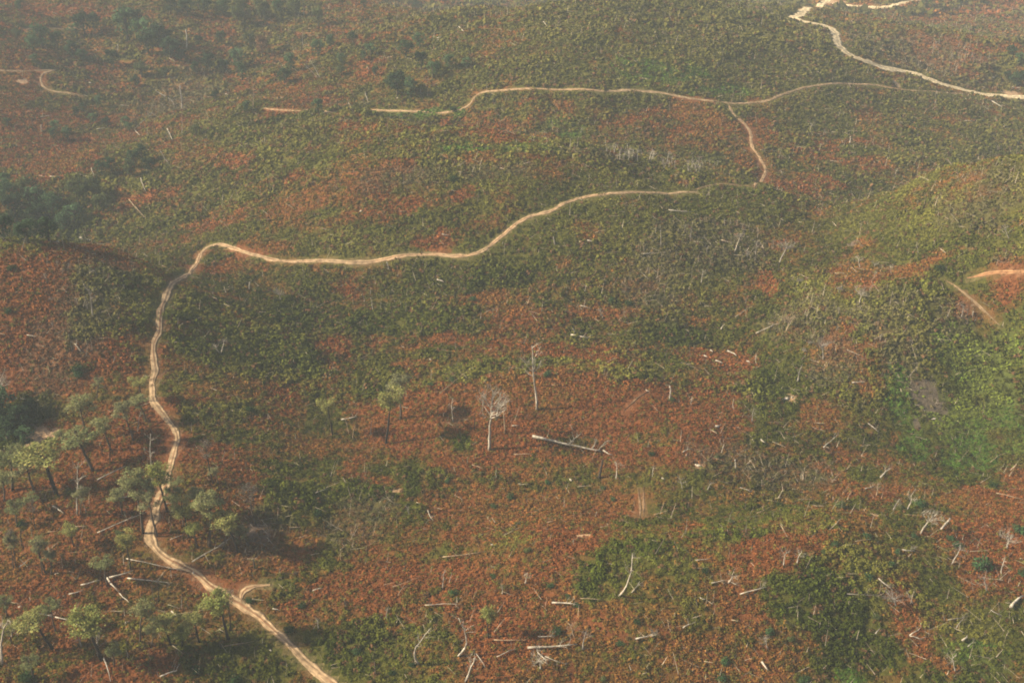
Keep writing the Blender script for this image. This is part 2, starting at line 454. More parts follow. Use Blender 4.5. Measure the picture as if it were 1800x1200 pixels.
# tracks: ribbons laid over the land, edges running into the verge
for lab, wd, C in _tracks:
    n = len(C); T = np.gradient(C, axis=0); T /= np.linalg.norm(T, axis=1)[:, None] + 1e-9
    Nn = np.stack([-T[:, 1], T[:, 0]], 1)
    us = np.array([-1.25, -1.0, -0.72, -0.5, -0.25, 0, 0.25, 0.5, 0.72, 1.0, 1.25])
    dz = np.array([-0.25, 0.05, 0.07, 0.03, 0.07, 0.11, 0.07, 0.03, 0.07, 0.05, -0.25])
    sarc = np.arange(n) * 0.9
    wl = wd * .27 * (0.62 + 0.85 * fbm(sarc / 4 + wd * 7, sarc * 0 + 3, 3)); wr = wd * .27 * (0.62 + 0.85 * fbm(sarc / 4 + wd * 7, sarc * 0 + 41, 3))
    if wd < 4:
        nar = 0.66 + 0.34 * np.clip((190 - C[:, 1]) / 50, 0, 1); wl *= nar; wr *= nar
    taper = np.clip(np.minimum(np.arange(n), n - 1 - np.arange(n)) / 5.0, 0.25, 1)
    wl *= taper * (0.6 + 0.9 * vnoise(sarc / 1.7, sarc * 0 + 9)); wr *= taper * (0.6 + 0.9 * vnoise(sarc / 1.9, sarc * 0 + 63))
    P = []
    for u, d in zip(us, dz):
        wv = np.where(u < 0, wl, wr) * u
        x = C[:, 0] + Nn[:, 0] * wv; y = C[:, 1] + Nn[:, 1] * wv
        P.append(np.stack([x, y, H(x, y) + 0.03 + d], 1))
    P = np.stack(P, 1); m = len(us)
    J = np.arange(n * m).reshape(n, m)
    F = np.stack([J[:-1, :-1], J[:-1, 1:], J[1:, 1:], J[1:, :-1]], -1).reshape(-1, 4)
    base = np.array([0.72, 0.85, 1.16, 1.0, 0.74, 0.74, 1.0, 1.16, 0.85, 0.72])
    ff = fbm(C[:-1, 0] / 6, C[:-1, 1] / 6, 2)[:, None]; base = base[None, :] * (0.78 + 0.44 * np.random.default_rng(n).random((n - 1, 10)))
    sand_ = C_SAND if 'ochre' not in lab else np.array([0.31, 0.17, 0.085])
    cc = (base * (0.8 + 0.4 * ff))[..., None] * (np.array([0.66, 0.52, 0.32]) if wd > 5 else (sand_ if wd > 1.5 else sand_ * 0.75))
    mid = ((np.array([0.7, 0.3, 0, 0, 1, 1, 0, 0, 0.3, 0.7])[None, :] * np.clip((ff - 0.35) * 4, 0.15, 1))[..., None]) * 0.6
    if wd < 4: cc = cc * (1 - mid) + C_FERN * 0.9 * mid
    nm = 'road' if wd > 3.5 else ('dirt_track' if wd > 1.7 else 'footpath')
    link(nm, quad_mesh(nm, P.reshape(-1, 3), F, cc.reshape(-1, 3), M_SAND, True), kind='structure', label=lab)

# ------------------------------------------------------------------ low cover nobody could count
def protos(kind, nq, k, seed):
    """k variants of a plant clump of radius 1 and height 1 made of nq quads -> (k, nq, 4, 3)"""
    r = np.random.default_rng(seed); out = []
    for _ in range(k):
        if kind == 'dome':
            d = r.normal(size=(nq, 3)); d[:, 2] = np.abs(d[:, 2]) * 0.9 + 0.05
            d /= np.linalg.norm(d, axis=1)[:, None]
            p = d * (0.72 + 0.36 * r.random((nq, 1))); s = (1.9 / math.sqrt(nq)) * (0.6 + 0.7 * r.random((nq, 1)))
            nn = d + r.normal(size=(nq, 3)) * 0.42; nn /= np.linalg.norm(nn, axis=1)[:, None]
            u = np.cross(nn, r.normal(size=(nq, 3))); u /= np.linalg.norm(u, axis=1)[:, None]; v = np.cross(nn, u)
            Q = np.stack([p - u * s * .6 - v * s * .5, p + u * s * .6 - v * s * .35, p + u * s * .4 + v * s * .6, p - u * s * .5 + v * s * .4], 1)
        else:                                       # fronds that arch out from the middle
            nf = max(2, nq // 2); Q = []
            for f in range(nf):
                a = 2 * math.pi * (f + r.random() * 0.8) / nf; dd = np.array([math.cos(a), math.sin(a), 0]); sd = np.array([-math.sin(a), math.cos(a), 0])
                L = 0.7 + 0.5 * r.random(); hh = 0.6 + 0.5 * r.random(); wv = 0.30 + 0.18 * r.random() + 0.9 / nq; tw = np.array([0, 0, 0.25 * r.normal()])
                p0 = dd * 0.05; p1 = dd * L * 0.5 + np.array([0, 0, hh]); p2 = dd * L + np.array([0, 0, hh * (0.55 + 0.3 * r.random())])
                Q.append([p0 - sd * .06, p0 + sd * .06, p1 + (sd + tw) * wv, p1 - (sd + tw) * wv])
                Q.append([p1 - (sd + tw) * wv, p1 + (sd + tw) * wv, p2 + sd * .08, p2 - sd * .08])
            Q = np.array(Q)
        out.append(Q)
    n = min(len(q) for q in out)
    return np.stack([q[:n] for q in out])
def clumps(P, x, y, z, rad, hgt, col, r, fvar=0.22):
    n = len(x); k, nq = P.shape[:2]
    if n == 0: return None
    Q = P[r.integers(0, k, n)]
    a = r.random(n) * 2 * math.pi; c, s = np.cos(a)[:, None, None], np.sin(a)[:, None, None]
    sx = (rad * (0.8 + 0.4 * r.random(n)))[:, None, None]
    X = (Q[..., 0] * c - Q[..., 1] * s) * rad[:, None, None] + x[:, None, None]
    Y = (Q[..., 0] * s + Q[..., 1] * c) * sx + y[:, None, None]
    Z = Q[..., 2] * hgt[:, None, None] + z[:, None, None] - 0.05
    V = np.stack([X, Y, Z], -1).reshape(-1, 3).astype(np.float32)
    C = np.repeat(col, nq, 0) * (1 + fvar * (2 * r.random((n * nq, 1)) - 1))
    return V, C.astype(np.float32)
ZONES = [  # y range, points per m2, radius factor, quads (fern, dome)
 (95, 205, 5.0, 0.62, 13, 30), (205, 300, 3.9, 0.72, 9, 16), (300, 430, 2.3, 0.92, 7, 10), (430, 620, 1.0, 1.28, 6, 8), (620, 1000, 0.13, 2.9, 7, 8)]
fernV, fernC, heathV, heathC, grassV, grassC = [], [], [], [], [], []
for y0, y1, dens, rf, nqf, nqd in ZONES:
    wmax = 0.62 * (y1 * 0.875 + 64) + 15
    n = int(2 * wmax * (y1 - y0) * dens)
    x = (rng.random(n) * 2 - 1) * wmax; y = y0 + rng.random(n) * (y1 - y0)
    z = H(x, y); px, py = project(x, y, z)
    m = (px > -260) & (px < 2060) & (py < 1400) & (py > -90)
    x, y, z = x[m], y[m], z[m]
    td = track_dist(x, y) + 2.2 * (fbm(x / 2.6, y / 2.6, 2) - 0.5)
    pale = inside(PALE, x, y)
    m = (td > -0.05) & (pale < 0.5 + 0.5 * rng.random(len(x))) & (inside(BURNT, x, y) * 0.85 < rng.random(len(x)))
    x, y, z, td = x[m], y[m], z[m], td[m]
    n = len(x)
    g = greenness(x, y, z); br = inside(BRIGHT, x, y); gr = inside(GREY, x, y)
    isg = rng.random(n) < g
    isb = isg & (rng.random(n) < br * 0.8) & (fbm(x / 9 + 40, y / 6, 3) > 0.40)
    near_track = np.clip(td / 2.0, 0.35, 1)
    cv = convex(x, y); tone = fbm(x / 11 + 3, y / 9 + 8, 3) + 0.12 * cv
    # bracken
    k = ~isg; r_ = (0.42 + 0.38 * rng.random(k.sum())) * rf * near_track[k]
    col = C_FERN * (0.78 + 0.44 * rng.random((k.sum(), 1)))
    gm = (g[k] * 0.75)[:, None]; col = col * (1 - gm) + np.array([0.185, 0.120, 0.030]) * gm
    yel = np.clip((fbm(x[k] / 23 + 70, y[k] / 19, 3) - 0.46) * 4 + 0.4 * (rng.random(k.sum()) - 0.5), 0, 1)[:, None]
    col = col * (1 - yel * 0.55) + np.array([0.250, 0.150, 0.036]) * yel * 0.55
    dk = (rng.random((k.sum(), 1)) < 0.3); col = np.where(dk, col * np.array([.56, .66, .66]), col)
    ot = (rng.random((k.sum(), 1)) < 0.2); col = np.where(ot, np.array([0.13, 0.11, 0.028]) * (.8 + .5 * rng.random((k.sum(), 1))), col)
    gk = (gr[k] * 0.65 * rng.random(k.sum()))[:, None]; col = col * (1 - gk) + C_GREY * 1.2 * gk
    R = clumps(protos('dome', nqf, 8, 5 + nqf), x[k], y[k], z[k], r_, r_ * (0.5 + 0.6 * rng.random(k.sum())), col, rng, 0.22)
    fernV.append(R[0]); fernC.append(R[1])
    # heath
    k = isg & ~isb & (rng.random(n) < (0.40 if y0 < 200 else 0.55)); q = k.sum(); dg = inside(DARKG, x[k], y[k])[:, None]; tall = np.clip((fbm(x[k] / 8 + 90, y[k] / 8, 2) - 0.42) * 4, 0, 1) * 0.7 + 0.5 * dg[:, 0]
    r_ = (0.48 + 0.45 * rng.random(q) ** 1.5 + 0.5 * tall * rng.random(q)) * rf * 1.22 * near_track[k]
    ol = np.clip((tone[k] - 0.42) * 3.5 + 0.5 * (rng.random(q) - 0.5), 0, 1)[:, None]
    col = (np.array([0.080, 0.088, 0.015]) * (1 - ol) + np.array([0.138, 0.132, 0.026]) * ol) * (0.78 + 0.44 * rng.random((q, 1))) * (1 + 0.28 * cv[k])[:, None]  # yellower on dry crests; crests lightened, hollows darkened in colour to bring out relief
    col = col * (1 - dg * np.array([0.24, 0.14, 0.24]))
    gm = ((1 - g[k]) * 0.5)[:, None]; col = col * (1 - gm) + np.array([0.150, 0.105, 0.028]) * gm
    dr = (np.clip((y[k] - 210) / 260, 0, 1) * (0.15 + 0.4 * rng.random(q)))[:, None]; col = col * (1 - dr) + np.array([0.135, 0.105, 0.042]) * dr
    gk = (np.clip(gr[k] * 0.9, 0, 1) * (0.1 + 0.7 * rng.random(q)))[:, None]; col = col * (1 - gk) + C_GREY * gk
    bn = rng.random(q) < 0.10; col[bn] = np.array([0.13, 0.07, 0.035]) * (0.7 + 0.6 * rng.random((bn.sum(), 1)))
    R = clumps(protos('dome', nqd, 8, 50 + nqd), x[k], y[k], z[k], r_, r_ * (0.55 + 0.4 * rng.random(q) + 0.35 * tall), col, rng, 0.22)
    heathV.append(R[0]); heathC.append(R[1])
    # lush low growth
    k = isb; q = k.sum()
    if q:
        r_ = (0.4 + 0.5 * rng.random(q)) * rf
        t_ = np.clip((fbm(x[k] / 14, y[k] / 8 + 4, 3) - 0.4) * 4, 0, 1)[:, None]
        col = (np.array([0.070, 0.128, 0.018]) * (1 - t_) + np.array([0.150, 0.178, 0.030]) * t_) * (0.75 + 0.5 * rng.random((q, 1)))
        R = clumps(protos('dome', nqf, 8, 90 + nqf), x[k], y[k], z[k], r_, r_ * 0.6, col, rng)
        grassV.append(R[0]); grassC.append(R[1])
def stuff(name, VV, CC, label, mat=M_PLANT):
    V = np.concatenate(VV); C = np.concatenate(CC)
    link(name, quad_mesh(name, V, np.arange(len(V)).reshape(-1, 4), C, mat), kind='stuff', label=label, category='ground cover')
stuff('bracken', fernV, fernC, 'rusty autumn bracken spread in patches over the open hills')
stuff('heath', heathV, heathC, 'low olive green heath and gorse covering the slopes')
stuff('grass', grassV, grassC, 'bright green ferny grass filling the damp hollow at right')
# dead twigs and small brushwood strewn everywhere
r = np.random.default_rng(77)
n = 34000
yy = 100 + 560 * r.random(n * 3) ** 1.1; xx = (r.random(n * 3) * 2 - 1) * 0.52 * (yy + 60)
zz = H(xx, yy); ok = (track_dist(xx, yy) > 0.4) & (r.random(n * 3) < 0.10 + 0.12 * (yy > 240) + 0.5 * inside(GREY, xx, yy) + 0.12 * (fbm(xx / 30, yy / 30, 2) > 0.52))
xx, yy, zz = xx[ok][:n], yy[ok][:n], zz[ok][:n]; n = len(xx)
az = r.random(n) * 2 * math.pi; el = np.where(r.random(n) < 0.45, 1.25 + 0.2 * r.normal(size=n), np.abs(r.normal(size=n)) * 0.4); L = 0.9 + 2.8 * r.random(n) ** 2; wq = (0.016 + 0.03 * r.random(n) ** 2) * (1 + yy / 300)
D = np.stack([np.cos(az) * np.cos(el), np.sin(az) * np.cos(el), np.sin(el)], 1)
A = np.stack([xx, yy, zz + 0.35 + 0.5 * r.random(n)], 1); S = np.stack([-np.sin(az), np.cos(az), az * 0], 1) * wq[:, None]; U = np.array([0, 0, 1.0]) * wq[:, None]
B = A + D * L[:, None]
Q1 = np.stack([A - S, A + S, B + S * .4, B - S * .4], 1); Q2 = np.stack([A - U, A + U, B + U * .4, B - U * .4], 1)
cw = np.array([0.42, 0.35, 0.27]) * (0.45 + 0.9 * r.random((n, 1)))
stuff('dead_twigs', [np.stack([Q1, Q2], 1).reshape(-1, 3)], [np.repeat(cw, 2, 0)], 'thin grey dead twigs strewn through the scrub', M_WOOD)

# ------------------------------------------------------------------ things: builders of prototypes (height 1 unit = 1 m)
BARK_D = (0.045, 0.034, 0.028); BARK = (0.11, 0.085, 0.065); WHITE = (0.47, 0.41, 0.335); GREYW = (0.33, 0.29, 0.25); TAN = (0.40, 0.29, 0.19)
def wob(n, L, amp, r, bow=0.0):
    P = []; ox = oy = 0
    for i in range(n + 1):
        t = i / n
        P.append((ox * t + bow * math.sin(t * math.pi), oy * t, L * t)); ox += r.uniform(-amp, amp); oy += r.uniform(-amp, amp)
    return P
def at_h(P, t):
    i = min(int(t * (len(P) - 1)), len(P) - 2); f = t * (len(P) - 1) - i
    return Vector(P[i]).lerp(Vector(P[i + 1]), f)
def pine_proto(i, tint, dead=False):
    r = random.Random(100 + i); nr = np.random.default_rng(100 + i)
    T = MB(); P = wob(7, 11.6, 0.35, r); T.tube(P, [.24, .21, .19, .17, .14, .11, .08, .04], BARK if i % 2 else BARK_D, 7, .3)
    Cn = MB(); nl = r.randint(13, 17)
    for k in range(nl):
        a = k * 2.4 + r.random(); e = r.uniform(-.75, 1.0); rr_ = math.sqrt(max(0, 1 - e * e * .8)) * r.uniform(.45, 1.0)
        q = Vector((P[6][0] + math.cos(a) * 2.25 * rr_, P[6][1] + math.sin(a) * 2.25 * rr_, 9.7 + 2.0 * e)); p = at_h(P, max(.5, min(.97, (q.z - 1.6) / 11.6)))
        m = p.lerp(q, .5) + Vector((0, 0, -.2)); Cn.tube([p, m, q], [.07, .045, .02], BARK, 3)
        if dead:
            for _ in range(7):
                b = m.lerp(q, r.random()); e2 = b + Vector((r.uniform(-1, 1), r.uniform(-1, 1), r.uniform(-.2, .9))); Cn.tube([b, e2], [.03, .01], GREYW, 3)
            Cn.leaves(q, (.9, .9, .55), 26, .11, tint, nr)
        else:
            s_ = r.uniform(.75, 1.2)
            Cn.leaves(q, (s_, s_, s_ * .75), 130, .12, np.array(tint) * r.uniform(.8, 1.2), nr, shell=.15, var=.35)
            Cn.leaves(m, (.6, .6, .5), 30, .11, np.array(tint) * .9, nr, shell=.2)
    return {'trunk': T.mesh('pine_trunk', M_WOOD), 'crown': Cn.mesh('pine_crown', M_LEAF)}, 12.2, 2.9
def oak_proto(i, tint, dry=False):
    r = random.Random(200 + i); nr = np.random.default_rng(200 + i)
    T = MB(); P = wob(4, 4.2, .3, r); T.tube(P, [.32, .27, .23, .18, .12], BARK, 6, .3)
    Cn = MB(); nl = r.randint(9, 13)
    for k in range(nl):
        a = r.random() * 6.28; reach = r.uniform(.4, 2.2); p = at_h(P, r.uniform(.4, .95)); hz = 3.2 + 3.0 * (1 - (reach / 2.6) ** 2) * r.uniform(.55, 1.05)
        q = Vector((math.cos(a) * reach, math.sin(a) * reach, hz)); Cn.tube([p, p.lerp(q, .5), q], [.1, .06, .03], BARK, 3)
        s = r.uniform(.75, 1.25); tn = np.array(tint) * r.uniform(.75, 1.3)
        Cn.leaves(q, (s, s, s * .8), 70, .19, tn, nr, shell=.55, var=.3)
    Cn.leaves((0, 0, 2.6), (1.9, 1.9, 1.3), 130, .22, np.array(tint) * .9, nr, shell=.5)
    return {'trunk': T.mesh('tree_trunk', M_WOOD), 'crown': Cn.mesh('tree_crown', M_LEAF)}, 6.6, 2.7
def bush_proto(i, tint):
    r = random.Random(300 + i); nr = np.random.default_rng(300 + i)
    S = MB()
    for k in range(5):
        a = k * 1.26 + r.random(); S.tube([(0, 0, -.1), (math.cos(a) * .3, math.sin(a) * .3, .5), (math.cos(a) * .6, math.sin(a) * .6, 1.0)], [.06, .04, .02], BARK, 4)
    Cn = MB()
    for k in range(7):
        a = k * .9 + r.random(); q = (math.cos(a) * r.uniform(.2, .6), math.sin(a) * r.uniform(.2, .6), r.uniform(.35, .85)); s = r.uniform(.45, .6)
        Cn.leaves(q, (s, s, s), 60, .085, np.array(tint) * r.uniform(.8, 1.25), nr, shell=.6, var=.3)
    return {'stem': S.mesh('bush_stem', M_WOOD), 'foliage': Cn.mesh('bush_foliage', M_LEAF)}, 1.4, 1.0
def twig(Cn, p, d, L, rad, col, r, depth, sides=3):
    n = 3; P = [p]; dd = Vector(d).normalized()
    for i in range(n):
        dd = (dd + Vector((r.uniform(-.35, .35), r.uniform(-.35, .35), r.uniform(-.1, .3)))).normalized(); P.append(P[-1] + dd * L / n)
    Cn.tube(P, [rad * (1 - .75 * i / n) for i in range(n + 1)], col, sides)
    if depth > 0:
        for _ in range(r.randint(2, 4)):
            t = r.uniform(.25, 1); b = at_h(P, min(t, .99)); nd = (dd + Vector((r.uniform(-1.1, 1.1), r.uniform(-1.1, 1.1), r.uniform(-.2, .8)))).normalized()
            twig(Cn, b, nd, L * r.uniform(.45, .7), rad * .5, col, r, depth - 1)
def dead_proto(i, kind, col):
    """standing dead trees, 10 m tall: pole / slender / branched / spreading / bowed / forked / stub"""
    r = random.Random(400 + i)
    T = MB(); Cn = MB(); col = np.array(col); bow = 0
    if kind == 'bowed': bow = r.choice([-1, 1]) * 1.6
    fat = {'stub': .34, 'spreading': .23, 'branched': .2, 'bowed': .2, 'forked': .22}.get(kind, .15)
    top = 10.0 if kind not in ('spreading',) else 6.4
    P = wob(7, top, .3, r, bow)
    rr = [fat * (1 - .72 * k / 7) if kind != 'stub' else fat * (1 - .3 * k / 7) for k in range(8)]
    T.tube(P, rr, col, 6, .3)
    nb = {'pole': 3, 'stub': 2, 'slender': 8, 'branched': 11, 'spreading': 17, 'bowed': 8, 'forked': 6}[kind]
    for k in range(nb):
        t = r.uniform(.45, .97) if kind != 'spreading' else r.uniform(.75, .99)
        a = k * 2.4 + r.random(); up = r.uniform(.1, .8) if kind != 'spreading' else r.uniform(.3, 1.2)
        L = {'pole': 1.0, 'stub': .9, 'slender': 1.3, 'branched': 2.4, 'spreading': 3.8, 'bowed': 1.9, 'forked': 1.6}[kind] * r.uniform(.6, 1.15) * (1.25 - .5 * t)
        twig(Cn, at_h(P, t), (math.cos(a), math.sin(a), up), L, .05 if kind != 'spreading' else .085, col * r.uniform(.7, 1.05), r, 0 if kind in ('pole', 'stub') else (2 if kind in ('spreading', 'branched') else 1))
    if kind == 'forked':
        b = at_h(P, .45); twig(Cn, b, (.6, .1, 1), 5.0, .13, col, r, 1)
    return {'trunk': T.mesh('dead_trunk', M_WOOD), 'branches': Cn.mesh('dead_branches', M_WOOD)}, 10.0, 2.0
def rock_proto(i, col):
    bm = MB(); nr = np.random.default_rng(500 + i)
    for k in range(1 + i % 2):
        n = 7; th = np.linspace(0, math.pi * .62, n); ph = np.arange(10) / 10 * 2 * math.pi; V = []
        o = nr.normal(size=3) * (.7, .5, 0) * (k > 0)
        for a in th:
            for b in ph:
                q = .82 + .3 * vnoise(3 * math.sin(a) * math.cos(b) + 9 * i + 3 * k, 3 * math.sin(a) * math.sin(b) + 2.7 * a) + .05 * nr.normal()
                V.append((o[0] + 1.1 * q * math.sin(a) * math.cos(b), o[1] + .85 * q * math.sin(a) * math.sin(b), q * math.cos(a) * .75 + .1))
        F = [(a * 10 + b, (a + 1) * 10 + b, (a + 1) * 10 + (b + 1) % 10, a * 10 + (b + 1) % 10) for a in range(n - 1) for b in range(10)]
        bm.add(V, F, np.tile(np.array(col), (len(F), 1)) * (1 + .15 * nr.normal(size=(len(F), 1))))
    return bm.mesh('boulder', M_STONE)

THINGS = []      # (object, px, py, noun, adjective) for the labels
_used = {}
def make(name, cat, noun, adj, proto, x, y, z, sxyz, rz, tilt=(0, 0), px=0, py=0, group=None):
    parts, hh, rr = proto
    root = bpy.data.objects.new(name, None); COL.objects.link(root)
    root.empty_display_size = .5
    root.location = (x, y, z)
    # lean first, then spin about its own stem
    root.rotation_euler = (Matrix.Rotation(tilt[0], 3, 'Y') @ Matrix.Rotation(tilt[1], 3, 'X') @ Matrix.Rotation(rz, 3, 'Z')).to_euler()
    root.scale = sxyz
    root['category'] = cat
    for pn, me in parts.items():
        link(pn, me, root)
    THINGS.append([root, px, py, noun, adj, group])
    return root

PINE_G = [(0.270, 0.268, 0.092), (0.245, 0.248, 0.108), (0.300, 0.290, 0.098), (0.195, 0.208, 0.088), (0.255, 0.270, 0.080), (0.230, 0.225, 0.112)]
pines = [pine_proto(i, PINE_G[i]) for i in range(6)]
dead_pines = [pine_proto(20 + i, (0.16, 0.13, 0.10), True) for i in range(3)]
oaks = {'dark green': [oak_proto(i, tuple(np.array((0.045, 0.075, 0.034)) * f)) for i, f in enumerate((0.65, 0.9, 1.1, 1.4, 1.75))],
        'olive green': [oak_proto(10 + i, (0.085, 0.100, 0.040)) for i in range(3)],
        'dry brown': [oak_proto(20 + i, (0.19, 0.11, 0.06)) for i in range(2)]}
# round bushes
bushes = {'blue-green': [bush_proto(i, (0.055, 0.110, 0.042)) for i in range(3)],
          'dark green': [bush_proto(5 + i, (0.032, 0.062, 0.020)) for i in range(2)],
          'pale green': [bush_proto(8 + i, (0.110, 0.135, 0.050)) for i in range(2)]}
KC = {'white': WHITE, 'grey': GREYW, 'charred': (0.05, 0.04, 0.034), 'tan': TAN}
_dead = {}
def dead(kind, colour, v):
    k = (kind, colour, v)
    if k not in _dead: _dead[k] = dead_proto(hash_(kind + colour) % 37 + 40 * v, kind, KC[colour])
    return _dead[k]
def hash_(s): return sum((i + 1) * ord(c) for i, c in enumerate(s))

# live pines: foot, middle of the crown, crown radius (sight lines)
PINES = [(100,870,67,795,40,0),(165,828,120,768,28,3),(157,773,133,705,21,1),(258,742,240,708,22,1),(248,705,240,665,15,2),(195,792,177,742,18,1),(22,862,12,795,26,3),
 (294,898,275,820,21,4),(252,937,232,840,23,1),(276,942,258,862,18,5),(332,945,322,885,20,2),(368,960,368,880,23,1),(420,972,388,903,22,2),(347,962,335,925,15,4),(322,925,318,900,16,5),(215,905,208,868,15,1),(300,905,322,868,16,3),(392,965,398,925,16,5),(30,925,28,888,16,3),(60,865,45,812,22,5),(8,880,2,842,18,1),(90,1010,86,975,12,5),(12,1085,6,1050,13,3),(140,905,150,862,12,5),(265,1135,285,1110,14,1),(320,1140,318,1112,15,4),(235,775,214,712,15,5),(120,790,108,760,16,3),(345,900,345,868,16,1),(60,1195,52,1160,15,3),(20,1130,12,1098,14,0),(170,700,180,668,9,5),(440,960,412,932,12,5),(200,1170,196,1138,13,3),
 (401,1123,375,1053,25,4),(350,1128,338,1087,19,0),(300,1132,283,1093,19,0),(180,1160,145,1081,30,4),(95,1142,40,1088,27,0),(246,1130,250,1064,18,1),(98,1110,85,1060,15,3),
 (190,1030,174,986,17,3),(80,1007,60,953,15,1),(678,780,687,685,20,2),(704,737,707,667,18,5),(858,1120,858,1069,13,4),(585,765,569,700,14,2),(24,1000,14,945,12,5),
 (230,1000,214,935,14,2),(318,870,305,845,12,3),(385,850,372,828,10,5),(60,900,48,872,13,3),(130,960,118,925,14,2)]
for bx, by, cx, cy, cr, v in PINES:
    x, y = ground(bx, by); z = Hs(x, y)
    tx, tz = upright(cx, cy - cr * 0.5, x, y)
    L = math.hypot(tx - x, tz - z); proto = pines[v]
    s = min(L, 17) / proto[1]
    cw = cr / ppm(x, y) / proto[2] / s * 1.4
    cw = max(.9, min(1.8, cw))
    lean = math.atan2(tx - x, tz - z); lean = max(-.3, min(.3, lean))
    make('pine_tree', 'pine tree', 'pine', ['rounded yellow-green', 'loose grey-green', 'thin pale green', 'dark green', 'bright green', 'sparse dull green'][v], proto, x, y, z - .2, (s * cw, s * cw, s), random.random() * 6.28, (lean, 0), cx, cy, 'pines along the winding track')
DEADP = [(375,850,355,780,17),(450,922,433,862,22),(405,1108,401,1032,14),(28,997,17,935,13),(75,1010,62,950,10),(62,930,50,880,9)]
for i, (bx, by, cx, cy, cr) in enumerate(DEADP):
    x, y = ground(bx, by); z = Hs(x, y); tx, tz = upright(cx, cy - cr * .5, x, y)
    proto = dead_pines[i % 3]; s = math.hypot(tx - x, tz - z) / proto[1]; cw = max(.7, min(1.5, cr / ppm(x, y) / proto[2] / s))
    make('pine_tree', 'pine tree', 'pine', 'dead twiggy grey', proto, x, y, z - .2, (s * cw, s * cw, s), random.random() * 6.28, (max(-.3, min(.3, math.atan2(tx - x, tz - z))), 0), cx, cy, 'dead pines')
# broadleaved trees: middle of the crown and its radius
D_, O_, B_ = 'dark green', 'olive green', 'dry brown'
OAKS = [(15,345,22,D_),(50,338,20,O_),(66,352,18,D_),(30,375,24,D_),(75,380,24,D_),(96,365,18,D_),(8,405,22,D_),(50,408,24,D_),(86,408,20,D_),(140,345,22,O_),(166,335,20,O_),(182,358,18,O_),(132,378,18,D_),
 (112,395,14,D_),(12,325,15,D_),(10,715,25,D_),(36,733,22,D_),(57,716,15,D_),(14,755,22,D_),(46,765,16,D_),(-12,735,22,D_),(-14,370,20,D_),
 (225,52,24,D_),(256,62,22,D_),(240,40,18,D_),(282,66,20,D_),(300,88,18,D_),(318,98,12,D_),(262,84,15,D_),(150,50,18,D_),(168,44,14,D_),(134,56,12,D_),(75,72,18,D_),(60,80,14,D_),(102,76,14,D_),
 (130,92,14,D_),(146,100,11,D_),(200,108,14,D_),(300,14,14,D_),(330,18,14,D_),(360,12,14,D_),(394,18,14,D_),(428,12,14,O_),(460,22,15,O_),(490,14,12,D_),(520,18,14,O_),(420,30,15,O_),(560,36,14,O_),
 (640,10,7,D_),(730,8,8,D_),(35,12,10,D_),(420,108,15,D_),(426,130,14,D_),(370,115,14,D_),(346,122,10,D_),(396,118,12,D_),(440,72,12,O_),(461,86,15,B_),(500,135,14,D_),(512,115,14,D_),(560,90,13,D_),(582,74,12,D_),
 (250,124,15,O_),(700,152,20,D_),(722,160,15,D_),(688,146,13,D_),(738,74,13,D_),(714,92,15,D_),(740,112,14,D_),(790,112,12,D_),(762,126,14,D_),(820,112,10,D_),(652,88,11,D_),(620,70,10,D_),(600,125,10,O_),
 (770,118,10,O_),(100,224,10,D_),(135,200,8,D_),(146,190,8,D_),(165,210,9,D_),(190,218,10,D_),(222,216,9,D_),(95,236,10,D_),(120,236,11,D_),(228,226,8,D_),(236,284,13,D_),(252,274,13,D_),(262,292,12,D_),
 (198,294,14,D_),(180,300,13,D_),(232,300,12,O_),(14,215,8,D_),(62,105,9,D_),(175,180,8,D_),(1776,90,9,D_),(1792,105,10,D_),(1784,142,12,D_),(1800,138,13,D_),(1770,134,8,D_),(1625,4,14,D_),(1690,6,9,D_),(345,230,9,O_),(30,60,9,O_),
 (560,190,12,D_),(435,190,11,D_),(600,105,9,D_),(380,170,9,D_),(240,145,9,D_),(290,130,9,O_),(350,75,9,D_),(660,128,8,D_),(390,70,10,D_),(640,100,8,D_)]
for cx, cy, cr, tn in OAKS:
    lst = oaks[tn]; proto = random.choice(lst)
    x, y = ground(cx, cy + cr * .85); z = Hs(x, y); k = ppm(x, y); s = cr / k / proto[2]
    s = max(.5, min(2.6, s))
    make('broadleaf_tree', 'tree', 'rounded tree', tn, proto, x, y, z - .3, (s, s, s * random.uniform(.85, 1.1)), random.random() * 6.28, (0, 0), cx, cy, 'rounded broadleaved trees')
G_, K_, P_ = 'blue-green', 'dark green', 'pale green'
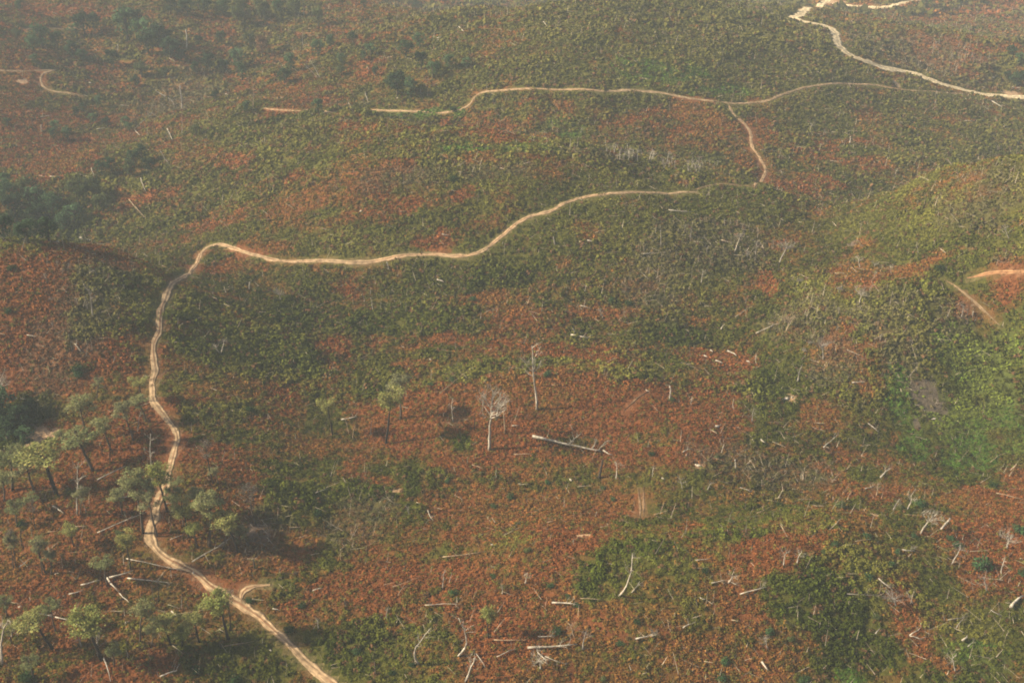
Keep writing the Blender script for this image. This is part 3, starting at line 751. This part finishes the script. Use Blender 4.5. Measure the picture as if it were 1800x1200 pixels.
BUSHES = [(1725,985,21,G_),(1683,955,10,G_),(1670,943,9,G_),(1523,938,10,G_),(1467,952,8,G_),(1448,967,6,G_),(1578,967,8,G_),(1565,988,9,G_),(1793,928,15,G_),(1797,1003,11,G_),(1275,1158,11,G_),(1268,1187,10,G_),
 (1353,1107,10,G_),(1413,1193,11,G_),(1617,880,12,G_),(1607,940,8,G_),(867,1010,7,G_),(968,1027,7,G_),(1013,1060,8,G_),(997,1045,6,G_),(898,870,8,G_),(928,963,9,P_),(1060,855,7,G_),(1077,875,6,G_),(787,843,7,G_),
 (980,1105,13,K_),(867,887,7,G_),(910,918,6,K_),(628,1140,10,G_),(797,1037,10,G_),(962,845,7,G_),(1090,1128,8,G_),(1105,530,9,K_),(1075,525,8,G_),(758,673,6,G_),(795,665,7,G_),(832,523,7,G_),(962,655,9,G_),
 (677,710,7,K_),(440,718,9,K_),(463,672,5,K_),(137,645,13,K_),(140,655,10,G_),(797,313,10,K_),(797,190,8,K_),(437,1052,9,K_),(508,1103,11,K_),(50,1187,16,K_),(413,1193,14,K_),(123,923,11,P_),(37,917,10,K_),(210,933,9,P_),
 (1283,915,8,P_),(1477,885,12,P_),(725,1165,8,K_),(1650,470,10,K_),(1390,1120,9,P_),(1540,1080,9,P_),(1370,885,8,K_),(530,1060,10,K_),(560,900,10,K_),(345,1175,11,K_),(1145,795,8,K_),(1260,800,7,P_),(690,1180,8,K_),
 (1180,700,7,P_),(1525,1010,9,G_),(1060,1190,8,P_),(1120,1090,8,K_),(1240,1000,8,K_),(20,470,9,K_),(15,545,8,K_),(1745,850,10,K_)]
for cx, cy, cr, tn in BUSHES:
    proto = random.choice(bushes[tn]); x, y = ground(cx, cy + cr * .6); z = Hs(x, y); s = cr / ppm(x, y) / 1.0
    make('bush', 'bush', 'round bush', ('large ' if cr > 13 else ('small ' if cr < 8 else '')) + tn, proto, x, y, z - .1, (s, s, s * random.uniform(.75, 1.0)), random.random() * 6.28, (0, 0), cx, cy, 'round bushes')
# standing dead trees: foot, tip, kind, colour
S = [(860,790,868,678,'spreading','white'),(944,720,942,612,'branched','white'),(888,762,886,690,'slender','tan'),(873,735,879,690,'forked','white'),(796,742,795,700,'slender','white'),(834,755,834,722,'pole','charred'),
 (1177,702,1178,680,'stub','grey'),(613,762,612,733,'pole','tan'),(620,772,620,747,'pole','tan'),(652,765,652,740,'pole','grey'),(655,545,654,525,'pole','white'),(1162,434,1161,398,'pole','grey'),
 (328,86,329,54,'stub','white'),(320,193,320,152,'stub','grey'),(320,238,320,197,'pole','grey'),(445,190,445,147,'slender','tan'),(563,138,548,106,'branched','white'),(560,138,537,112,'slender','white'),
 (532,81,532,50,'pole','grey'),(207,91,206,78,'stub','white'),(1493,254,1497,241,'stub','white'),(1422,231,1430,216,'branched','white'),(1290,444,1305,412,'branched','white'),(1328,451,1331,424,'branched','grey'),
 (1370,464,1381,418,'spreading','grey'),(1512,471,1508,452,'branched','white'),(1568,482,1564,468,'branched','white'),(1510,534,1520,507,'spreading','white'),(1233,498,1235,475,'branched','grey'),
 (1402,671,1407,643,'forked','grey'),(1322,741,1323,718,'branched','grey'),(1382,583,1385,552,'spreading','tan'),(1447,632,1451,598,'spreading','grey'),(1665,557,1670,543,'slender','white'),(1710,557,1711,550,'stub','white'),
 (438,511,440,498,'stub','white'),(388,620,397,598,'branched','white'),(386,620,376,606,'branched','white'),(493,528,493,506,'spreading','grey'),(163,558,157,508,'branched','grey'),(40,437,40,416,'slender','grey'),
 (7,703,2,655,'spreading','white'),(533,494,533,474,'pole','charred'),(585,765,581,722,'pole','charred'),(268,848,263,764,'slender','white'),(242,758,242,726,'slender','grey'),(136,907,138,812,'slender','white'),
 (152,901,143,866,'slender','grey'),(157,887,157,853,'pole','tan'),(193,814,193,768,'pole','charred'),(82,898,67,860,'pole','charred'),(307,870,306,853,'pole','white'),(172,1152,166,1095,'forked','white'),
 (4,1167,15,1083,'bowed','white'),(142,1135,137,1112,'branched','grey'),(225,1157,223,1138,'pole','grey'),(279,1057,277,1028,'pole','charred'),(391,1142,382,1122,'pole','charred'),(1088,1046,1117,982,'bowed','white'),
 (803,1154,812,1090,'bowed','white'),(738,1168,748,1110,'bowed','white'),(818,1197,837,1150,'forked','white'),(882,1044,887,1029,'forked','white'),(923,1025,928,1006,'forked','white'),(872,841,872,823,'pole','grey'),
 (1053,840,1057,810,'stub','charred'),(950,1176,947,1148,'spreading','white'),(1595,896,1607,865,'branched','white'),(1618,938,1643,896,'spreading','white'),(1653,931,1670,910,'stub','grey'),(1570,896,1578,877,'branched','grey'),
 (1770,964,1779,936,'spreading','white'),(1673,991,1690,962,'branched','grey'),(1280,1025,1290,1003,'branched','white'),(1377,994,1383,968,'branched','white'),(1400,991,1407,970,'branched','white'),
 (1575,1064,1572,1036,'spreading','grey'),(1243,862,1250,848,'branched','grey'),(1293,823,1295,808,'stub','white'),(1145,1118,1150,1108,'spreading','grey'),(1540,872,1546,850,'branched','tan'),(1330,640,1326,622,'slender','white'),
 (1012,588,1008,578,'stub','grey'),(1060,560,1056,542,'slender','white'),(1215,420,1212,398,'slender','grey'),(1690,560,1694,538,'branched','grey'),(1775,420,1765,398,'branched','grey'),(1615,447,1610,428,'slender','grey'),
 (1290,720,1288,702,'pole','white'),(1215,712,1214,697,'slender','white'),(1100,560,1096,540,'slender','tan'),(720,905,716,888,'slender','grey'),(640,830,640,812,'pole','tan'),(180,800,178,778,'pole','charred'),
 (365,960,366,925,'pole','charred'),(300,935,297,905,'pole','tan'),(448,1000,447,985,'stub','charred'),(1760,1010,1762,980,'slender','white'),(1680,1180,1676,1150,'branched','white'),(1605,1060,1601,1040,'slender','grey'),
 (1350,1140,1346,1120,'branched','grey'),(1180,1110,1176,1090,'slender','tan'),(1010,1120,1004,1096,'branched','tan'),(1024,1140,1030,1110,'branched','grey'),(680,1090,676,1066,'slender','grey'),(1200,860,1196,842,'branched','grey'),
 (1083,842,1085,815,'branched','white'),(1147,838,1147,820,'slender','white'),(1735,1040,1730,1010,'branched','grey'),(560,1105,556,1085,'slender','grey'),(600,985,598,965,'slender','tan'),(778,1035,778,1005,'slender','grey'),
 (20,1120,22,1100,'branched','grey'),(265,1160,262,1142,'slender','tan'),(110,1000,106,975,'slender','tan'),(38,960,36,925,'pole','charred'),(660,500,658,485,'pole','grey'),(975,430,974,418,'stub','grey'),(683,475,682,462,'stub','white')]
for i, (bx, by, tx, ty, kind, colr) in enumerate(S):
    x, y = ground(bx, by); z = Hs(x, y); ux, uz = upright(tx, ty, x, y)
    L = max(math.hypot(ux - x, uz - z), 1.5) + .3
    proto = dead(kind, colr, i % 2); s = L / 10.0
    wdt = s * max(1.0, min(2.2, 1.1 / s ** .6))
    lean = math.atan2(ux - x, uz - z); lean = max(-.9, min(.9, lean))
    make('dead_tree', 'dead tree', 'dead tree', {'stub': 'broken-topped thick', 'pole': 'thin bare', 'slender': 'slender twiggy', 'branched': 'many-branched', 'spreading': 'wide-spreading', 'bowed': 'bent', 'forked': 'forked'}[kind] + ' ' + {'white': 'white', 'grey': 'grey', 'charred': 'charred', 'tan': 'brown'}[colr],
         proto, x, y, z - .15, (wdt, wdt, s), random.random() * 6.28, (lean, 0), bx, by, 'standing dead trees')
# companies of small dead stems: box, count, height range in px, colours
CLUSTERS = [((1060,252,1235,296),44,(10,24),('white','grey'),('slender','branched')),((1240,285,1262,305),5,(7,12),('white',),('branched',)),((1630,82,1725,112),22,(9,18),('tan','grey'),('slender','branched')),
 ((780,60,1400,195),34,(6,12),('grey','tan'),('slender','pole')),((1330,190,1780,330),16,(6,12),('white','grey'),('slender','branched')),((820,215,1050,250),10,(6,11),('white','tan'),('slender','branched')),
 ((70,470,190,590),9,(8,16),('grey',),('branched','spreading')),((1180,380,1330,480),13,(9,18),('grey','tan'),('branched','slender')),((1390,470,1600,640),16,(8,14),('grey',),('branched','spreading')),((400,40,780,170),10,(6,12),('grey','white'),('slender','pole'))]
rr = random.Random(5)
for (x0, y0, x1, y1), n, (h0, h1), cols, kinds in CLUSTERS:
    for k in range(n):
        bx = rr.uniform(x0, x1); by = y0 + (y1 - y0) * rr.random(); hp = rr.uniform(h0, h1)
        if x0 == 1060: by = 264 + (bx - 1060) * .18 + rr.uniform(0, 14)
        x, y = ground(bx, by); z = Hs(x, y); kq = ppm(x, y); L = hp / kq / .93
        kind = rr.choice(kinds); colr = rr.choice(cols); proto = dead(kind, colr, rr.randint(0, 1)); s = L / 10; wdt = s * max(1, min(2.4, 1.2 / s ** .6))
        lean = rr.gauss(0, .14)
        make('dead_tree', 'dead tree', 'dead tree', {'stub': 'broken-topped thick', 'pole': 'thin bare', 'slender': 'slender twiggy', 'branched': 'many-branched', 'spreading': 'wide-spreading'}[kind] + ' ' + {'white': 'white', 'grey': 'grey', 'tan': 'brown'}[colr],
             proto, x, y, z - .15, (wdt, wdt, s), rr.random() * 6.28, (lean, rr.gauss(0, .1)), bx, by, 'standing dead trees')
# fallen trunks: both ends (sight lines), radius m, colour, number of branch stubs
LOGS = [(936,772,1056,797,.42,'white',5),(1003,592,1034,598,.27,'white',2),(600,741,628,736,.24,'white',1),(773,697,816,660,.13,'tan',2),(1278,620,1294,629,.26,'white',0),(1257,637,1270,642,.24,'white',0),(1237,628,1244,631,.22,'white',0),
 (1248,619,1252,622,.24,'white',0),(1312,638,1317,641,.24,'white',0),(1328,589,1365,572,.15,'white',1),(1292,560,1312,545,.12,'grey',1),(1267,582,1274,573,.2,'white',0),(1447,790,1468,770,.17,'white',1),(1525,747,1543,762,.15,'grey',1),
 (1337,776,1345,782,.22,'white',0),(1547,843,1562,828,.24,'white',1),(1520,862,1535,859,.14,'white',2),(1585,970,1607,972,.18,'white',2),(1775,1072,1797,1052,.42,'white',0),(1300,1048,1347,1035,.17,'white',2),
 (1250,1028,1280,1024,.1,'white',1),(1280,1024,1300,1033,.1,'white',1),(1543,1020,1570,1042,.14,'white',3),(1487,1047,1543,1048,.1,'grey',3),(1338,1167,1349,1182,.26,'white',0),(1690,1130,1699,1121,.26,'white',0),
 (1665,1093,1700,1086,.09,'grey',2),(1680,1107,1694,1089,.1,'grey',1),(1598,1120,1618,1105,.13,'white',1),(1598,1121,1620,1127,.12,'white',1),(1538,1118,1547,1107,.17,'grey',0),(1743,180,1765,194,.25,'white',1),(1697,215,1713,216,.22,'white',0),
 (1200,1107,1216,1100,.14,'white',1),(970,1063,1017,1068,.22,'white',2),(1017,1068,1018,1090,.08,'tan',1),(927,1143,1014,1137,.27,'white',4),(958,1157,997,1170,.1,'white',2),(873,1158,907,1144,.1,'white',1),(945,1150,962,1170,.12,'white',2),
 (868,1128,920,1129,.12,'tan',1),(946,1122,975,1120,.13,'white',2),(1117,1127,1145,1118,.2,'white',2),(778,982,852,972,.1,'tan',2),(747,1067,813,1066,.09,'white',2),(903,802,937,802,.14,'tan',0),(900,752,912,751,.16,'white',0),
 (752,900,762,918,.12,'white',1),(1110,1045,1124,1025,.1,'white',1),(837,1152,853,1177,.11,'white',1),(1032,426,1043,428,.26,'white',0),(1127,450,1147,448,.22,'white',1),(777,415,790,417,.2,'grey',1),(768,495,780,499,.24,'white',0),
 (1068,640,1082,633,.12,'tan',1),(1020,540,1040,546,.12,'white',1),(965,530,980,535,.12,'tan',0),(1018,428,1024,430,.16,'white',0),(1175,372,1215,376,.2,'white',1),(273,160,316,190,.17,'grey',2),(267,205,238,230,.19,'white',2),
 (237,230,247,241,.19,'white',0),(170,230,193,226,.24,'white',1),(295,232,304,252,.24,'white',2),(128,305,165,317,.2,'white',1),(161,298,167,314,.15,'white',0),(88,313,107,315,.22,'white',1),(248,317,257,340,.24,'white',0),
 (227,353,258,386,.17,'tan',1),(282,267,302,300,.1,'grey',1),(397,168,407,171,.26,'white',0),(297,105,311,112,.26,'tan',0),(72,208,92,205,.18,'white',0),(73,222,74,235,.16,'grey',0),(807,52,815,62,.26,'white',0),(955,41,963,50,.22,'white',0),
 (768,70,776,68,.24,'white',0),(642,164,647,182,.18,'white',0),(1543,30,1549,38,.18,'grey',0),(93,893,112,905,.2,'white',0),(172,847,222,822,.2,'grey',0),(202,880,242,873,.2,'white',3),(248,894,268,895,.14,'white',1),(172,940,263,902,.16,'white',2),
 (132,929,157,927,.1,'tan',0),(290,889,308,888,.13,'white',0),(300,952,323,943,.12,'white',0),(338,991,407,948,.17,'white',1),(143,1032,178,1023,.19,'white',0),(193,1019,235,1006,.22,'white',1),(122,1048,147,1041,.18,'white',0),
 (189,1019,211,1046,.22,'white',0),(211,1046,229,1064,.12,'white',0),(225,1020,298,1028,.17,'white',2),(223,985,323,1006,.13,'white',1),(0,1058,38,1065,.14,'tan',1),(60,1080,96,1088,.2,'white',1),(98,1088,136,1094,.15,'white',2),
 (136,1100,168,1126,.24,'white',3),(183,1160,196,1202,.16,'grey',0),(282,1193,312,1182,.17,'white',2),(395,1139,447,1130,.1,'tan',1),(302,1078,312,1085,.18,'white',0),(25,703,47,706,.18,'white',1),(143,621,132,607,.16,'white',2),
 (48,592,66,594,.12,'white',1),(85,938,104,936,.1,'tan',0),(35,1000,55,985,.13,'white',0),(1135,688,1142,692,.12,'white',0),(105,955,80,975,.1,'tan',0),(375,1073,300,1082,.09,'tan',0),(480,1073,492,1076,.14,'white',0),(550,1042,568,1037,.18,'white',0),
 (1222,988,1250,984,.1,'white',0),(1020,1055,1060,1058,.08,'tan',0),(1750,870,1800,882,.12,'tan',0),(1740,815,1760,800,.12,'tan',1),(1773,840,1782,820,.12,'tan',0),(1200,798,1216,792,.16,'white',1),(1060,795,1075,803,.2,'white',0),
 (1230,1054,1240,1056,.14,'white',0),(1100,620,1112,610,.1,'tan',1),(555,870,575,862,.12,'grey',0),(1497,676,1514,674,.16,'white',3),(1300,860,1320,868,.1,'grey',2),(830,820,850,828,.1,'tan',0),(1055,930,1075,926,.1,'tan',0),
 (700,1050,712,1030,.1,'tan',1),(690,1035,740,1015,.08,'tan',1),(1330,905,1345,898,.12,'tan',1),(1740,1075,1760,1085,.1,'grey',1),(1700,1140,1712,1128,.12,'grey',1)]
rl = random.Random(9)
for x0, y0, x1, y1, rad, colr, nb in LOGS:
    a = ground(x0, y0); b_ = ground(x1, y1)
    L = math.hypot(b_[0] - a[0], b_[1] - a[1]); L = min(L, 26)
    ang = math.atan2(b_[1] - a[1], b_[0] - a[0]); n = max(3, int(L / 1.6)); P = []; off = 0
    rad *= .74; lift = .45 + rad
    for i in range(n + 1):
        t = i / n; X_ = a[0] + math.cos(ang) * L * t; Y_ = a[1] + math.sin(ang) * L * t
        off += rl.uniform(-.09, .09) * (0 if i == 0 else 1)
        P.append(((L * t), off * math.sin(t * 3.1) * 2.2, Hs(X_, Y_)))
    zm = np.array([p[2] for p in P]); zl = np.polyfit(np.arange(n + 1), zm, 1); zf = np.polyval(zl, np.arange(n + 1)); zf += max(0, (zm - zf).max()) * .6 + lift
    z0 = Hs(*a)
    P = [(p[0], p[1], zf[i] - z0) for i, p in enumerate(P)]
    T = MB(); col = np.array(KC[colr]) * rl.uniform(.85, 1.1)
    T.tube(P, [rad * (1 - .55 * i / n) * rl.uniform(.93, 1.07) for i in range(n + 1)], col, 7, .22)
    root = bpy.data.objects.new('fallen_log', None); COL.objects.link(root); root.empty_display_size = .5
    root.location = (a[0], a[1], z0); root.rotation_euler = (0, 0, ang); root['category'] = 'log'
    link('trunk', T.mesh('log_trunk', M_WOOD), root)
    if nb:
        Bn = MB()
        for k in range(nb + 1):
            t = rl.uniform(.5, .97); sgn = rl.choice([-1, 1])
            twig(Bn, at_h(P, t), (rl.uniform(.3, .9), sgn * rl.uniform(.5, 1.0), rl.uniform(.05, .6)), rl.uniform(.8, 1.2) * (.8 + L * .13), rad * .38, col * .85, rl, 1)
        if rad > .4:
            for k in range(7): twig(Bn, Vector(P[0]), (-.6, rl.uniform(-1, 1), rl.uniform(-.2, 1)), 1.3, .13, col * .6, rl, 1)
        link('branches', Bn.mesh('log_branches', M_WOOD), root)
    THINGS.append([root, (x0 + x1) / 2, (y0 + y1) / 2, 'fallen log', ('long ' if L > 9 else ('short ' if L < 3.5 else '')) + ('thick ' if rad > .23 else 'thin ' if rad < .125 else '') + {'white': 'white', 'grey': 'grey', 'tan': 'brown'}[colr], 'fallen logs'])
# pale boulders
ROCKS = [(143,417,8),(152,421,5),(138,421,5),(100,425,4),(1260,748,6),(1266,746,3),(1383,699,5),(1392,697,3),(830,646,4),(757,631,3),(222,1093,4),(1228,817,5),(1165,840,4),(36,1065,3),(1780,153,6),(1792,154,5),(1745,135,4),(158,145,4),(214,185,3),
 (635,370,4),(475,1141,3),(340,1006,3),(1003,842,4),(865,956,4),(914,850,4),(393,272,3),(1640,735,3),(770,70,4),(1532,262,3),(700,172,4)]
rocks = [rock_proto(i, (0.40 + .05 * (i % 3), 0.35 + .04 * (i % 3), 0.28 + .03 * (i % 3))) for i in range(5)]
for i, (cx, cy, cr) in enumerate(ROCKS):
    x, y = ground(cx, cy + cr * .4); s = cr / ppm(x, y) * .8
    o = link('boulder', rocks[i % 5]); o.location = (x, y, Hs(x, y) + .2 * min(1, s)); o.scale = (s * rl.uniform(.9, 1.4), s * rl.uniform(.6, 1), s * .6); o.rotation_euler = (0, 0, rl.random() * 6.28)
    o['category'] = 'rock'
    THINGS.append([o, cx, cy, 'pale boulder', 'large' if cr > 5 else ('small' if cr < 4 else 'mid-sized'), 'pale boulders'])

# ------------------------------------------------------------------ labels that single each thing out
REG = [(-50,-50,155,130,'in hazy scrub at the upper left corner'),(155,-50,350,75,'in the far dark grove at upper left'),(155,75,350,130,'just below the far dark grove'),(350,-50,600,215,'on the hazy red hillside at top centre-left'),(600,-50,790,215,'beside the far dark thicket at top centre'),(790,-50,1080,215,'on the far green slope above the cross track'),
 (1080,-50,1450,185,'on the far slope above the track junction'),(1450,-50,1900,178,'around the wide pale road at upper right'),(-50,130,350,252,'on the red slope above the dark gully wood'),(-50,252,290,440,'by the dark wood in the left gully'),
 (290,215,1000,450,'on the green slope above the long track bend'),(1000,215,1160,345,'on the crest of the middle hill'),(1160,215,1280,345,'where the crest meets the side track'),(1280,170,1530,420,'just right of the side track'),(1530,170,1900,420,'on the domed hill at the right edge'),
 (-50,440,120,660,'on the rusty slope at the left edge'),(120,440,275,660,'on the slope left of the winding track'),(-50,660,130,815,'by the shaded gully at the left edge'),(130,640,330,850,'beside the middle of the winding track'),
 (275,440,620,660,'in green heath inside the track bend'),(620,400,1110,560,'in heath below the long track bend'),(620,560,1110,650,'at the rim of the central slope'),(1110,340,1290,520,'on the grey heath right of the track bend'),
 (1290,400,1460,520,'by the red gap on the right ridge'),(1460,400,1900,520,'on the right ridge crest'),(1110,520,1400,690,'in heath left of the right ridge'),(1400,520,1600,690,'on the twiggy front of the right ridge'),(1600,520,1900,690,'above the bright green hollow'),
 (1110,690,1330,850,'on the red ground right of the long log'),(1330,690,1560,860,'in heath left of the green hollow'),(1560,690,1900,890,'around the bright green hollow'),(330,650,640,850,'on bracken right of the winding track'),(640,640,840,850,'on the left of the central bracken slope'),
 (840,640,1110,850,'beside the long white log at centre'),(-50,800,130,1010,'in the pine stand at the left edge'),(130,800,275,1010,'among pines left of the track'),(275,840,480,1010,'among pines astride the track'),(-50,1010,130,1250,'in the bottom left corner'),
 (130,1010,265,1250,'in the lowest pine stand'),(265,1010,480,1250,'beside the track fork near the bottom'),(480,850,720,1250,'in dark heath right of the bottom track'),(720,850,900,1010,'on bracken below the left centre'),(900,850,1110,1010,'in bracken straight below the long log'),
 (720,1010,860,1250,'at the bottom left of centre'),(860,1010,960,1250,'on bracken at the bottom centre'),(960,1010,1190,1250,'on bracken at the bottom right of centre'),(1110,850,1320,1010,'by the pale bare strip in bracken'),(1320,850,1560,1010,'on the red strip below the hollow'),
 (1560,880,1680,1010,'on the red clearing, west part'),(1680,880,1900,1010,'on the red clearing at the right edge'),(1190,1010,1440,1250,'in the green heath at lower right'),(1440,1010,1620,1250,'in the dense heath of the lower right'),(1620,1010,1900,1250,'in the bottom right corner')]
ORD = ['leftmost', 'second from left', 'third from left', 'fourth from left', 'fifth from left', 'sixth from left', 'seventh from left', 'eighth from left', 'ninth from left', 'tenth from left']
NUM = ['', 'one', 'two', 'three', 'four', 'five', 'six', 'seven', 'eight', 'nine', 'ten', 'eleven', 'twelve', 'thirteen', 'fourteen', 'fifteen', 'sixteen', 'seventeen', 'eighteen', 'nineteen', 'twenty']
cells = {}
for th in THINGS:
    o, px, py, noun, adj, grp = th
    if grp: o['group'] = grp
    for i, (a, b_, c, d, ph) in enumerate(REG):
        if a <= px < c and b_ <= py < d: break
    else:
        ph = 'at the edge of the view'
    cells.setdefault((noun, adj, ph), []).append(th)
def plural(n): return {'bush': 'bushes'}.get(n.split()[-1], n.split()[-1] + 's') if ' ' not in n else n.rsplit(' ', 1)[0] + ' ' + ({'bush': 'bushes'}.get(n.split()[-1], n.split()[-1] + 's'))
for (noun, adj, ph), lst in cells.items():
    lst.sort(key=lambda q: q[1]); n = len(lst)
    for i, q in enumerate(lst):
        if n == 1: s = f'{adj} {noun}, only one {ph}'
        else:
            if i < n / 2 or n <= 4 or n > 20: o_ = (ORD + ['%s from left' % w for w in ('eleventh', 'twelfth', 'thirteenth', 'fourteenth')])[min(i, 13)]
            else:
                o_ = ORD[n - 1 - i].replace('left', 'right')
            if n <= 4 and i == n - 1: o_ = 'rightmost'
            s = f'{o_} {adj} {noun} {ph}'
        import re
        if len(re.findall(r'[A-Za-z]+', s)) > 16: s = s.replace(', only one', '').replace('broken-topped thick', 'thick').replace(' beside the narrow middle of', ' by the middle of').replace('the hazy', 'the').replace('many-branched', 'branched').replace('wide-spreading', 'spreading').replace('winding ', '').replace('thin bare', 'thin').replace('slender twiggy', 'twiggy').replace('at top centre-left', 'left of centre').replace('broadleaved', '')
        q[0]['label'] = s.replace('  ', ' ')

# ------------------------------------------------------------------ haze in the air
zt = max(CAM_H, float(Z.max())) + 12; zb = float(Z.min()) - 1.5
hx = 5900.0
V = [(sx * hx, sy * hx, zz_) for zz_ in (zb, zt) for sx, sy in ((-1, -1), (1, -1), (1, 1), (-1, 1))]
me = bpy.data.meshes.new('haze')
me.from_pydata(V, [], [(3, 2, 1, 0), (4, 5, 6, 7), (0, 1, 5, 4), (1, 2, 6, 5), (2, 3, 7, 6), (3, 0, 4, 7)])
mh = bpy.data.materials.new('haze'); mh.use_nodes = True
t = mh.node_tree; t.nodes.remove(t.nodes['Principled BSDF'])
pv = t.nodes.new('ShaderNodeVolumePrincipled'); pv.inputs['Color'].default_value = (0.78, 0.89, 1.0, 1)
pv.inputs['Density'].default_value = 0.00030; pv.inputs['Anisotropy'].default_value = 0.0
t.links.new(pv.outputs[0], t.nodes['Material Output'].inputs['Volume'])
me.materials.append(mh)
link('haze', me, kind='stuff', label='thin smoky haze over the hills', category='haze')
[print(len(re.findall(r'[A-Za-z]+', q[0]['label'])), q[0]['label']) for q in THINGS if len(re.findall(r'[A-Za-z]+', q[0]['label'])) > 16]
lb = {}
for q in THINGS: lb.setdefault(q[0]['label'], []).append(q[0].name)
print('same', [(k, len(v)) for k, v in lb.items() if len(v) > 1][:9])
print('quads', sum(len(a) for a in fernV)//4, sum(len(a) for a in heathV)//4, sum(len(a) for a in grassV)//4)
print('things', len(THINGS), 'dead', sum(1 for q in THINGS if q[3] == 'dead tree'))
